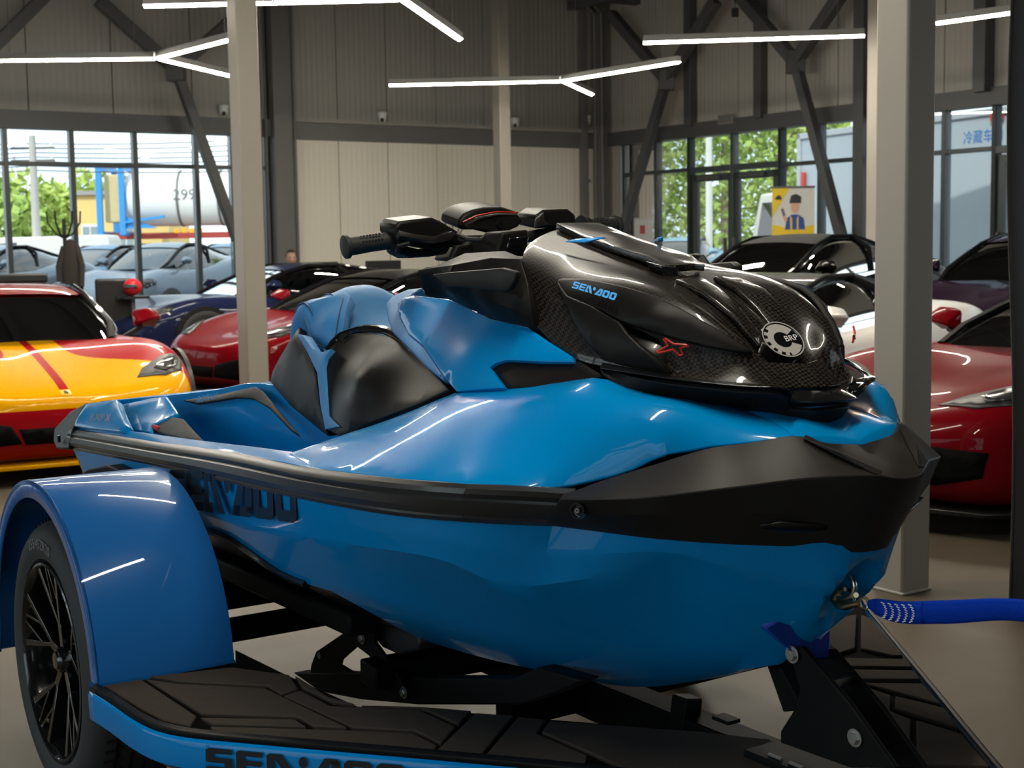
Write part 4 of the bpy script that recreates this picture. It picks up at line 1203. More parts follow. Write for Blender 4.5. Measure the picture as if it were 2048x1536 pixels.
tube('throttle_cable', [(0.06,-0.133,1.456), (0.1,-0.13,1.446), (0.12,-0.107,1.443), (0.1,-0.066,1.455)], .006, M_RUB, pwc, 8)

# ---- bow eye and recess
def bow_eye():
    pts = [(1.15, 0, .775)] + [(1.165 + .035 * cos(t), 0, .795 + .026 * sin(t)) for t in [radians(a) for a in range(-100, 101, 20)]] + [(1.15, 0, .815)]
    tube('bow_eye', pts, .0055, M_CHROME, pwc, 10)
bow_eye()

# ================================================================ TRAILER
M_TBLUE = mat('trailer_paint_blue', (0.012, 0.115, 0.37), 0.3, coat=0.5, spec=0.05, noise=0.04, nscale=2)
M_TSKIRT = mat('trailer_skirt_blue', (0.0, 0.19, 0.52), 0.25, coat=0.5, spec=0.05, noise=0.03, nscale=2)
M_TBLK = mat('trailer_black_steel', (0.005, 0.005, 0.005), 0.55, noise=0.2, nscale=30, spec=0.1)
M_PAD = mat('deck_pad_foam', (0.050, 0.041, 0.034), 0.9, spec=0.08, noise=0.12, nscale=35, bump=0.15, bscale=350)
M_TYRE = mat('tyre_rubber', (0.022, 0.022, 0.022), 0.7, noise=0.15, nscale=40)
M_RIM = mat('rim_gloss_black', (0.008, 0.008, 0.008), 0.18, coat=0.8, noise=0.1)
M_ZINC = mat('zinc_bolt', (0.45, 0.44, 0.42), 0.35, metal=1.0, noise=0.15, nscale=80)
M_WEB = mat('strap_webbing_blue', (0.0, 0.028, 0.30), 0.7, spec=0.1, noise=0.12, nscale=200, bump=0.3, bscale=500)
M_BPAD = mat('bow_pad_blue', (0.004, 0.04, 0.30), 0.5, noise=0.08, nscale=30)
M_YZINC = mat('yellow_zinc_steel', (0.55, 0.42, 0.26), 0.3, metal=1.0, noise=0.2, nscale=40)

tr = thing('boat_trailer', 'blue and black single-axle boat trailer carrying the watercraft', 'trailer', PWC_LOC, PWC_RZ)
TC = .11                       # trailer centre line, across
ZD = .43                       # deck height
WU, WZc, WR = -.70, .37, .372  # wheel centre along, up, and tyre radius

def fender(sgn):
    vo, vi = -.955, -.615
    if sgn < 0: vo, vi = 2 * TC - vo, 2 * TC - vi
    ro, n = .462, 26
    prof = [(WU - ro - .012, .30)]
    for k in range(n + 1):
        a = pi - pi * k / n
        prof.append((WU + ro * cos(a), .385 + ro * sin(a)))
    prof.append((WU + ro + .004, .43))
    prof.append((WU + ro + .004, .34))
    cov = [(v, 0) for v in (vo, vi)]
    V = []
    for (u, z) in prof: V.append((u, vo, z))
    for (u, z) in prof: V.append((u, vi, z))
    m = len(prof)
    o = mesh_obj('fender', V, grid_faces(2, m, flip=(sgn < 0)), M_TBLUE, tr, 40, th=.012, bevel=.003)
    # turned-in side lip
    lip = []
    for (u, z) in prof:
        d = Vector((u - WU, 0, max(0, z - .385)))
        L = d.length or 1
        k = (L - .045) / L
        zz = .385 + (z - .385) * k if z > .385 else z
        lip.append((WU + (u - WU) * k, vo, zz))
    V = [(p[0], vo, p[1]) for p in prof] + lip
    mesh_obj('fender_lip', V, grid_faces(2, m, flip=(sgn > 0)), M_TBLUE, o, 40, th=.006)
    return o
fender(1); fender(-1)

def wheel(sgn):
    vo = -.935 if sgn > 0 else 2 * TC + .935
    s = 1 if sgn > 0 else -1
    # local axis: z of the lathe points outwards
    M = Matrix.Translation((WU, vo, WZc)) @ Matrix.Rotation(radians(90) * s, 4, 'X')
    t = lathe('tyre', [(.262, -.02), (.268, -.004), (.285, .004), (.31, .006), (.335, -.002), (.352, -.014), (.364, -.035), (.370, -.06), (.372, -.115), (.370, -.17), (.364, -.195), (.35, -.22), (.30, -.232), (.262, -.22)], M_TYRE, tr, 64, M)
    for v in (-.06, -.10, -.135, -.17):
        lathe('tread_groove', [(.3712, v - .004), (.3725, v - .004), (.3725, v + .004), (.3712, v + .004)], M_HULLK, t, 64, M)
    for k in range(72):
        a = 2 * pi * k / 72
        bar('tread_sipe', M @ Vector((.366 * cos(a), .366 * sin(a), -.032)), M @ Vector((.3715 * cos(a + .03), .3715 * sin(a + .03), -.075)), .005, .006, M_HULLK, t)
    tp = text_polys('255/45ZR20', .038)
    wx = max(p[0] for q in tp for p in q)
    for a0 in ((94,) if sgn > 0 else (90,)):
        def f(x, y):
            a = radians(a0) + (wx / 2 - x) / .305
            r = .297 + y
            return M @ Vector((r * cos(a), r * sin(a), .0075))
        decal('sidewall_lettering', tp, f, mat('sidewall_print', (.16, .16, .16), .6, noise=.1), t)
    r = lathe('rim', [(.262, -.018), (.258, -.002), (.252, .0), (.247, -.008), (.240, -.03), (.236, -.12), (.225, -.2), (.10, -.19), (.001, -.19)], M_RIM, tr, 56, M)
    lathe('hub', [(.001, -.02), (.028, -.02), (.034, -.028), (.036, -.05), (.05, -.06), (.07, -.09), (.07, -.15), (.001, -.15)], M_RIM, r, 28, M)
    lathe('hub_cap', [(.001, -.014), (.022, -.015), (.027, -.022)], M_GLOSSK, r, 20, M)
    for k in range(5):
        a = 2 * pi * k / 5 + .35
        ca, sa = cos(a), sin(a)
        def P(rr, da, z): return M @ Vector((rr * cos(a + da), rr * sin(a + da), z))
        hull_obj('spoke', [P(.03, .5, -.035), P(.03, -.5, -.035), P(.10, .13, -.03), P(.10, -.13, -.03), P(.10, .1, -.07), P(.10, -.1, -.07), P(.04, 0, -.07)], M_RIM, r, .002)
        for d in (-1, 1):
            hull_obj('spoke', [P(.095, .13 * d, -.03), P(.095, .0, -.03), P(.246, .34 * d, -.006), P(.246, .26 * d, -.006), P(.246, .34 * d, -.045), P(.246, .26 * d, -.045), P(.1, .1 * d, -.07), P(.095, .02 * d, -.07)], M_RIM, r, .002)
            hull_obj('spoke', [P(.15, .2 * d, -.024), P(.15, .15 * d, -.024), P(.247, .06 * d, -.006), P(.247, .02 * d, -.006), P(.247, .06 * d, -.035), P(.15, .18 * d, -.045)], M_RIM, r, .0015)
        lathe('wheel_bolt', [(.001, -.03), (.007, -.03), (.008, -.06)], M_ZINC, r, 8, M @ Matrix.Translation((.052 * cos(a + .63), .052 * sin(a + .63), -.025)))
wheel(1); wheel(-1)
tube('axle', [(WU, -.80, WZc), (WU, 2 * TC + .80, WZc)], .035, M_TBLK, tr, 14)

# ---- deck: black tray, foam pads, skirt
near_out = [(-0.231,-0.957,0.43), (-0.125,-0.949,0.43), (0.021,-0.944,0.43), (0.115,-0.931,0.43), (0.184,-0.902,0.43), (0.32,-0.795,0.43), (0.608,-0.552,0.43), (0.855,-0.351,0.43), (1.25, -.06, .43)]
near_in = [(1.02, .10, .43), (0.84,-0.031,0.43), (0.636,-0.185,0.43), (0.338,-0.43,0.43), (0.246,-0.53,0.43), (-0.06,-0.557,0.43), (-0.34,-0.57,0.43), (-.24, -.61, .43)]
def slab(name, pts, z, th, m, parent, bevel=.002):
    return prism(name, [(p[0], p[1], z) for p in pts], (0, 0, -th), m, parent, bevel)
M_TRAY = mat('deck_tray_black', (0.004, 0.004, 0.004), 0.9, noise=0.2, nscale=30, spec=0.03)
slab('deck_tray', near_out + near_in, ZD - .008, .03, M_TRAY, tr)
port_out = [(-.24, 1.17, .43), (.20, 1.08, .43), (0.418,0.92,0.43), (0.927,0.546,0.43), (1.317,0.26,0.43), (1.52, .12, .43)]
port_in = [(1.25, -.02, .43), (1.03, .14, .43), (.70, .40, .43), (.3, .70, .43), (-.24, .83, .43)]
slab('deck_tray', port_out + port_in, ZD - .009, .03, M_TRAY, tr)
PADS = [
 [(-0.223,-0.945,0.43), (-0.218,-0.857,0.43), (0.11,-0.852,0.43), (0.164,-0.887,0.43), (0.095,-0.921,0.43), (0.001,-0.932,0.43), (-0.123,-0.94,0.43)],
 [(-0.216,-0.848,0.43), (-0.132,-0.8,0.43), (0.022,-0.651,0.43), (0.372,-0.623,0.43), (0.321,-0.676,0.43), (0.245,-0.677,0.43), (0.101,-0.837,0.43)],
 [(-0.228,-0.832,0.43), (-0.177,-0.646,0.43), (-0.039,-0.562,0.43), (0.068,-0.59,0.43), (0.085,-0.641,0.43), (0.005,-0.637,0.43), (-0.148,-0.789,0.43)],
 [(0.085,-0.592,0.43), (0.224,-0.588,0.43), (0.365,-0.445,0.43), (0.503,-0.437,0.43), (0.572,-0.515,0.43), (0.474,-0.517,0.43), (0.376,-0.613,0.43), (0.098,-0.641,0.43)],
 [(0.125,-0.849,0.43), (0.26,-0.689,0.43), (0.315,-0.69,0.43), (0.181,-0.843,0.43)],
 [(0.193,-0.854,0.43), (0.392,-0.627,0.43), (0.488,-0.529,0.43), (0.578,-0.527,0.43), (0.594,-0.548,0.43), (0.407,-0.703,0.43), (0.231,-0.858,0.43)],
 [(-0.027,-0.553,0.43), (0.166,-0.562,0.43), (0.245,-0.537,0.43), (0.203,-0.571,0.43), (0.067,-0.58,0.43)],
 [(0.259,-0.53,0.43), (0.346,-0.436,0.43), (0.439,-0.357,0.43), (0.494,-0.424,0.43), (0.357,-0.433,0.43)],
 [(0.456,-0.357,0.43), (0.521,-0.302,0.43), (0.671,-0.482,0.43), (0.6,-0.54,0.43)],
 [(0.532,-0.297,0.43), (0.583,-0.262,0.43), (0.64,-0.325,0.43), (0.803,-0.318,0.43), (0.838,-0.353,0.43), (0.681,-0.477,0.43)],
 [(0.593,-0.259,0.43), (0.836,-0.047,0.43), (0.95,0.032,0.43), (1.099,-0.035,0.43), (0.901,-0.302,0.43), (0.799,-0.304,0.43), (0.638,-0.312,0.43)],
 [(0.4,0.906,0.43), (0.436,0.901,0.43), (0.718,0.7,0.43), (0.703,0.68,0.43), (0.613,0.668,0.43)],
 [(0.381,0.788,0.43), (0.389,0.899,0.43), (0.605,0.658,0.43), (0.612,0.588,0.43), (0.499,0.667,0.43)],
 [(0.641,0.565,0.43), (0.741,0.682,0.43), (0.793,0.644,0.43), (0.698,0.526,0.43)],
 [(0.717,0.512,0.43), (0.814,0.626,0.43), (0.868,0.584,0.43), (0.781,0.474,0.43)],
 [(0.808,0.461,0.43), (0.89,0.564,0.43), (1.012,0.481,0.43), (0.902,0.471,0.43)],
 [(0.914,0.447,0.43), (1.031,0.467,0.43), (1.13,0.388,0.43), (0.97,0.38,0.43)],
 [(0.823,0.444,0.43), (0.903,0.443,0.43), (0.975,0.359,0.43), (1.035,0.354,0.43), (1.193,0.164,0.43), (1.177,0.142,0.43)],
 [(1.046,0.359,0.43), (1.155,0.366,0.43), (1.3,0.264,0.43), (1.219,0.155,0.43)],
]
for p in PADS:
    slab('deck_pad', p, ZD, .012, M_PAD, tr, .003)
def skirt(pts, flip):
    P = spline([(p[0], p[1], 0) for p in pts], 60)
    V = []
    prof = [(0, ZD + .002), (.012, ZD - .002), (.014, ZD - .012)]
    prof2 = [(.014, ZD - .012), (.018, ZD - .02), (.016, ZD - .072), (-.01, ZD - .09)]
    def sweep(pr):
        V = []
        for i, p in enumerate(P):
            t = P[min(i + 1, 59)] - P[max(i - 1, 0)]
            nrm = Vector((t.y, -t.x, 0)).normalized() * (-1 if flip else 1)
            for (o, z) in pr: V.append((p.x + nrm.x * o, p.y + nrm.y * o, z))
        return V
    mesh_obj('deck_edge_trim', sweep(prof), grid_faces(60, 3, flip=not flip), M_SATIN, tr, 30, th=.004)
    return P, mesh_obj('deck_skirt', sweep(prof2), grid_faces(60, 4, flip=not flip), M_TSKIRT, tr, 40, th=.006)
Pn, sk = skirt(near_out, False)
skirt(port_out, True)
def on_skirt(x, y, s0):
    """x along the near skirt from arc length s0, y up from its lower edge"""
    acc = 0.0
    for i in range(len(Pn) - 1):
        L = (Pn[i + 1] - Pn[i]).length
        if acc + L >= s0 + x:
            t = (s0 + x - acc) / L
            p = Pn[i].lerp(Pn[i + 1], t)
            d = (Pn[i + 1] - Pn[i]).normalized()
            nrm = Vector((d.y, -d.x, 0))
            return p + nrm * .0285 + Vector((0, 0, ZD - .072 + y))
        acc += L
    return Pn[-1]
acc, s0 = 0.0, 0.0
tgt = Vector((0.239,-0.864,0.43))
best = 1e9
for i in range(len(Pn)):
    if i: acc += (Pn[i] - Pn[i - 1]).length
    d = (Vector((Pn[i].x, Pn[i].y, .43)) - tgt).length
    if d < best: best, s0 = d, acc
qs, wd = logo_quads(.050, .060, .009, .006)
decal('skirt_lettering', qs, lambda x, y: on_skirt(x, y, s0), M_PRINTK, sk, label='black lettering on the blue skirt')

# ---- steel under the boat
prism('frame_rail', [(-0.739,-0.23,0.201), (-0.495,-0.23,0.26), (-0.1,-0.23,0.344), (0.411,-0.23,0.469), (0.509,-0.23,0.519), (0.671,-0.23,0.53), (0.573,-0.23,0.478), (0.439,-0.23,0.417), (-0.015,-0.23,0.297), (-0.321,-0.23,0.23), (-0.561,-0.23,0.189)], (0, .05, 0), M_TBLK, tr, .004)
a_, b_ = Vector((-0.126,-0.308,0.36)), Vector((-0.098,0.049,0.36))
bar('cross_beam', a_, b_ + (b_ - a_) * .6, .10, .06, M_TBLK, tr, .005)
bar('frame_rail', (-1.3, TC, .33), (1.1, TC, .33), .08, .10, M_TBLK, tr, .005)
bar('cross_beam', (.25, -.15, .345), (.25, .72, .345), .07, .09, M_TBLK, tr, .005)
bar('cross_beam', (-1.2, -.5, .345), (-1.2, .72, .345), .07, .09, M_TBLK, tr, .005)
for v in (-.30, .30):
    bar('bunk', (-1.6, v, .475), (-.15, v, .485), .09, .06, M_TBLK, tr, .01)
def bolt(p, n, parent, r=.011):
    n = Vector(n)
    M = Matrix.Translation(p) @ n.to_track_quat('Z', 'Y').to_matrix().to_4x4()
    b = lathe('bolt', [(.001, .009), (r * .85, .009), (r, .007), (r, .0)], M_ZINC, parent, 6, M, smooth=20)
    lathe('washer', [(r * 1.4, .001), (r * 1.4, .003), (r * .8, .003)], M_ZINC, b, 18, M)
bk = prism('support_bracket', [(-0.559,-0.26,0.25), (-0.551,-0.26,0.275), (-0.517,-0.26,0.321), (-0.344,-0.26,0.413), (-0.308,-0.26,0.455), (-0.191,-0.26,0.479), (-0.178,-0.26,0.423), (-0.047,-0.26,0.36), (-0.019,-0.26,0.314), (-0.075,-0.26,0.299), (-0.207,-0.26,0.381), (-0.278,-0.26,0.391), (-0.372,-0.26,0.331), (-0.379,-0.26,0.316), (-0.302,-0.26,0.313)], (0, .012, 0), M_TBLK, tr, .002)
bolt((-0.236,-0.262,0.422), (0, -1, 0), bk)
bolt((-0.017,-0.265,0.335), (0, -1, 0), bk)
lathe('bracket_hole', [(.001, .0005), (.0095, .0005)], M_PLAIN, bk, 16, Matrix.Translation((-0.495,-0.262,0.315)) @ Vector((0, -1, 0)).to_track_quat('Z', 'Y').to_matrix().to_4x4())
prism('hull_support', [(-0.255,-0.22,0.506), (-0.059,-0.22,0.52), (-0.013,-0.22,0.454), (-0.028,-0.22,0.431), (-0.128,-0.22,0.395), (-0.21,-0.22,0.395), (-0.268,-0.22,0.416)], (0, .1, 0), M_RUB, tr, .008)
# small dark step behind the near fender
prism('rear_step', [(-1.612,-0.58,0.696), (-1.459,-0.58,0.748), (-1.27,-0.58,0.782), (-1.046,-0.58,0.778), (-1.052,-0.58,0.728), (-1.618,-0.58,0.651)], (0, .12, 0), M_TBLK, tr, .006)
# jockey wheel below the bow
jw = (.62, .06)
Mj = Matrix.Translation((jw[0], jw[1] - .1, .16)) @ Matrix.Rotation(radians(90), 4, 'X')
jt = lathe('jockey_wheel', [(.06, -.2), (.14, -.2), (.158, -.17), (.16, -.1), (.158, -.03), (.14, 0), (.06, 0)], M_TYRE, tr, 40, Mj)
lathe('jockey_rim', [(.001, -.01), (.09, -.01), (.1, .002)], M_RIM, jt, 24, Mj)
bar('jockey_post', (.62, .06, .16), (.62, .10, .42), .05, .05, M_TBLK, tr, .004)

# ---- bow stand with the blue V pad
st = prism('bow_stand', [(1.081,-0.05,0.661), (1.117,-0.05,0.673), (1.237,-0.05,0.593), (1.342,-0.05,0.507), (1.238,-0.05,0.476), (1.062,-0.05,0.472), (1.062,-0.05,0.495), (1.097,-0.05,0.546), (1.113,-0.05,0.589)], (0, .012, 0), M_TBLK, tr, .002)
prism('bow_stand', [(1.054,0.05,0.635), (1.099,0.05,0.647), (1.219,0.05,0.568), (1.325,0.05,0.48), (1.232,0.05,0.452), (1.069,0.05,0.498)], (0, .012, 0), M_TBLK, tr, .002)
prism('stand_brace', [(0.948,0.02,0.593), (0.976,0.02,0.606), (1.044,0.02,0.533), (1.034,0.02,0.513), (0.998,0.02,0.501)], (0, .05, 0), M_TBLK, tr, .003)
box('stand_base', (1.16, 0, .437), (.34, .16, .015), M_TBLK, tr, .003)
for k in range(3):
    for i, v in enumerate((-.062, .062)):
        box('base_slot', (1.06 + k * .055, v, .447), (.035, .006, .004), M_STEEL2, st)
bolt((1.096,-0.052,0.654), (0, -1, 0), st, .012)
bolt((1.252,-0.052,0.537), (0, -1, 0), st, .012)
bar('stand_pin', (1.145, -.04, .60), (1.145, .055, .60), .014, .014, M_ZINC, st)
pad_o = [(1.058,-0.1,0.706), (1.095,-0.09,0.728), (1.114,-0.065,0.726), (1.104,-0.035,0.702), (1.111,0.0,0.684), (1.092,0.04,0.685), (1.071,0.075,0.684), (1.089,0.06,0.651), (1.1,0.045,0.625), (1.1,0.0,0.633), (1.105,-0.035,0.65), (1.091,-0.07,0.67)]
bp2 = prism('bow_pad', pad_o, (-.06, .02, .015), M_BPAD, tr, .008, segs=3)
box('deck_label', (0, 0, 0), (.05, .035, .008), M_TBLK, tr, .001, Matrix.Translation((0.829,0.024,0.44)))
# tongue and winch post ahead of the bow
bar('tongue', (1.1, .05, .37), (2.5, .05, .37), .09, .11, M_TBLK, tr, .006)
bar('winch_post', (1.98, .05, .42), (1.98, .05, .82), .07, .07, M_TBLK, tr, .006)
tube('winch_drum', [(1.98, -.05, .80), (1.98, .05, .80)], .045, M_ZINC, tr, 20)

# ================================================================ WINCH STRAP
sp = thing('winch_strap', 'blue webbing winch strap with steel snap hook clipped to the bow', 'strap', PWC_LOC, PWC_RZ)
top = spline([(1.237,0.0,0.776), (1.251,0.0,0.783), (1.283,0.0,0.788), (1.317,0.0,0.792), (1.415,0.0,0.814), (1.573,-0.0,0.846), (1.94, .0, .845)], 40)
bot = spline([(1.24,0.0,0.766), (1.256,0.0,0.759), (1.284,0.0,0.754), (1.313,0.0,0.754), (1.415,-0.0,0.775), (1.573,0.0,0.812), (1.94, .0, .80)], 40)
wb_ = loft('webbing', [top, [t.lerp(b, .5) + Vector((0, -.004, 0)) for t, b in zip(top, bot)], bot], M_WEB, sp, n=60, sub=3, th=.005, smooth=60)
fold = loft('webbing_end', [[p + Vector((0, -.006, 0)) for p in top[1:8]], [p + Vector((0, -.006, 0)) for p in bot[1:8]]], M_WEB, wb_, n=12, sub=3, th=.004, smooth=60)
M_STI = mat('white_thread', (.7, .7, .72), .7, noise=.05)
for k in range(5):
    pts = []
    for i in range(15):
        t = .08 + .84 * i / 14
        q = 2.6 + k * .85 + (.28 if i % 2 else 0) - 1.2 * (t - .5) ** 2 * 2
        j = min(int(q), 38)
        a = top[j].lerp(top[j + 1], q - j); b = bot[j].lerp(bot[j + 1], q - j)
        pts.append(a.lerp(b, t) + Vector((0, -.0135, 0)))
    tube('stitching', pts, .0009, M_STI, wb_, 5)
hk = tube('snap_hook', [(1.177,0.0,0.787), (1.165,0.0,0.783), (1.155,0.0,0.773), (1.151,0.0,0.762), (1.16,-0.0,0.755), (1.177,-0.0,0.755), (1.195,0.0,0.762), (1.211,0.0,0.767)], [.004, .006, .0075, .008, .0085, .0085, .007, .006], M_YZINC, sp, 12)
tube('hook_gate', [(1.201,-0.0,0.767), (1.196,0.0,0.78), (1.185,0.0,0.79)], .0028, M_HULLK, hk, 8)
tube('hook_pivot', [(1.211,-0.008,0.784), (1.196,0.008,0.779)], .005, M_YZINC, hk, 10)
rc = Vector((1.223,-0.0,0.769))
tube('swivel_ring', [rc + Vector((.0105 * cos(t), .003 * sin(2 * t), .0115 * sin(t))) for t in [2 * pi * i / 20 for i in range(21)]], .0025, M_YZINC, sp, 8)

# ================================================================ CARS
from mathutils.bvhtree import BVHTree
M_CGLASS = mat('car_glass_dark', (0.006, 0.008, 0.009), 0.04, coat=1.0, noise=0.1)
M_CGLASS2 = glass_mat('car_glass_tinted', (0.34, 0.38, 0.38), 1.5)
M_CBLK = mat('car_black_trim', (0.006, 0.006, 0.006), 0.4, noise=0.2, nscale=30)
M_CGRILLE = mat('grille_mesh_black', (0.003, 0.003, 0.003), 0.7, spec=0.08, noise=0.5, nscale=120, bump=0.6, bscale=160)
M_LAMP = mat('headlamp_clear', (0.03, 0.03, 0.032), 0.1, coat=0.3, spec=0.2, noise=0.3, nscale=20)
M_CABIN = mat('cabin_dark', (0.012, 0.012, 0.012), 0.7, noise=0.2)
def paint(name, c, rough=0.3, metal=0.0):
    return mat(name, c, rough, metal=metal, coat=0.3, spec=0.03, noise=0.03, nscale=2, coat_rough=0.02)
P_RED = paint('paint_red', (0.15, 0.0015, 0.005))
P_WHITE = paint('paint_white', (0.62, 0.60, 0.57))
P_NAVY = paint('paint_navy', (0.010, 0.014, 0.045))
P_BLACK = paint('paint_black', (0.006, 0.006, 0.007))
P_PURPLE = paint('paint_dark_purple', (0.018, 0.006, 0.020))
P_PALE = paint('paint_pale_blue', (0.25, 0.42, 0.55))
P_SILV = paint('paint_silver', (0.16, 0.20, 0.25), .3, .3)
P_BLUEC = paint('paint_grey_blue', (0.10, 0.18, 0.28), .3)

def livery():
    """red car with a yellow hood band that widens over the nose and a thin red centre line"""
    m = paint('paint_red_yellow', (0.15, 0.0015, 0.005))
    nt = m.node_tree
    b = nt.nodes['Principled BSDF']
    tc = nt.nodes.new('ShaderNodeTexCoord')
    sx = nt.nodes.new('ShaderNodeSeparateXYZ')
    nt.links.new(tc.outputs['Object'], sx.inputs['Vector'])
    def mt(op, a, b_, c=None):
        n = nt.nodes.new('ShaderNodeMath')
        n.operation = op
        for i, v in enumerate((a, b_, c)):
            if v is None: continue
            if isinstance(v, (int, float)): n.inputs[i].default_value = v
            else: nt.links.new(v, n.inputs[i])
        return n.outputs[0]
    X, Y, Z = sx.outputs
    ay = mt('ABSOLUTE', Y, 0)
    t = mt('MAXIMUM', mt('DIVIDE', mt('SUBTRACT', X, 1.15), .85), 0.0)
    w = mt('ADD', .2, mt('MULTIPLY', mt('POWER', t, 3.4), .85))
    band = mt('LESS_THAN', ay, w)
    line = mt('MULTIPLY', mt('GREATER_THAN', mt('ABSOLUTE', mt('SUBTRACT', ay, 0.0), 0), .028), 1.0)
    keep = mt('MAXIMUM', line, mt('GREATER_THAN', X, 2.2))
    hi = mt('GREATER_THAN', Z, .47)
    lo = mt('LESS_THAN', Z, .16)
    front = mt('GREATER_THAN', X, .7)
    m1 = mt('MULTIPLY', mt('MULTIPLY', band, keep), mt('MULTIPLY', hi, front))
    m2 = mt('MULTIPLY', lo, mt('GREATER_THAN', X, 1.6))
    f = mt('MAXIMUM', m1, m2)
    mx = nt.nodes.new('ShaderNodeMix')
    mx.data_type = 'RGBA'
    mx.inputs['A'].default_value = (0.30, 0.004, 0.008, 1)
    mx.inputs['B'].default_value = (0.62, 0.28, 0.0, 1)
    nt.links.new(f, mx.inputs['Factor'])
    for l in list(b.inputs['Base Color'].links): nt.links.remove(l)
    nt.links.new(mx.outputs['Result'], b.inputs['Base Color'])
    return m
P_LIV = livery()

BODY = [  # x; zb wb wm zs ws zf wf zc
 (2.32, .30, .33, .38, .42, .36, .50, .28, .525),
 (2.24, .17, .60, .66, .45, .62, .57, .50, .575),
 (2.02, .12, .84, .89, .50, .85, .66, .68, .625),
 (1.65, .11, .92, .97, .56, .92, .79, .74, .68),
 (1.30, .11, .93, .985, .60, .93, .845, .74, .745),
 (.95, .12, .90, .965, .60, .91, .83, .74, .81),
 (.50, .13, .90, .945, .60, .90, .82, .76, .855),
 (.0, .13, .90, .94, .60, .89, .83, .77, .88),
 (-.5, .13, .90, .955, .62, .91, .86, .78, .90),
 (-1.0, .13, .92, .99, .66, .95, .93, .80, .94),
 (-1.4, .14, .93, 1.0, .68, .96, .96, .80, .97),
 (-1.8, .16, .90, .98, .68, .94, .95, .78, .97),
 (-2.15, .25, .80, .92, .66, .88, .90, .72, .94),
 (-2.28, .40, .65, .80, .62, .78, .82, .62, .86)]
CAB = [  # x; yb zb yr zt
 (1.08, .58, .80, .54, .815), (.85, .70, .825, .60, .915), (.6, .76, .835, .585, 1.02), (.35, .785, .845, .565, 1.115), (.05, .79, .855, .545, 1.185),
 (-.4, .79, .87, .53, 1.19), (-.8, .77, .89, .50, 1.135), (-1.2, .71, .93, .44, 1.06), (-1.65, .58, .965, .34, .99)]

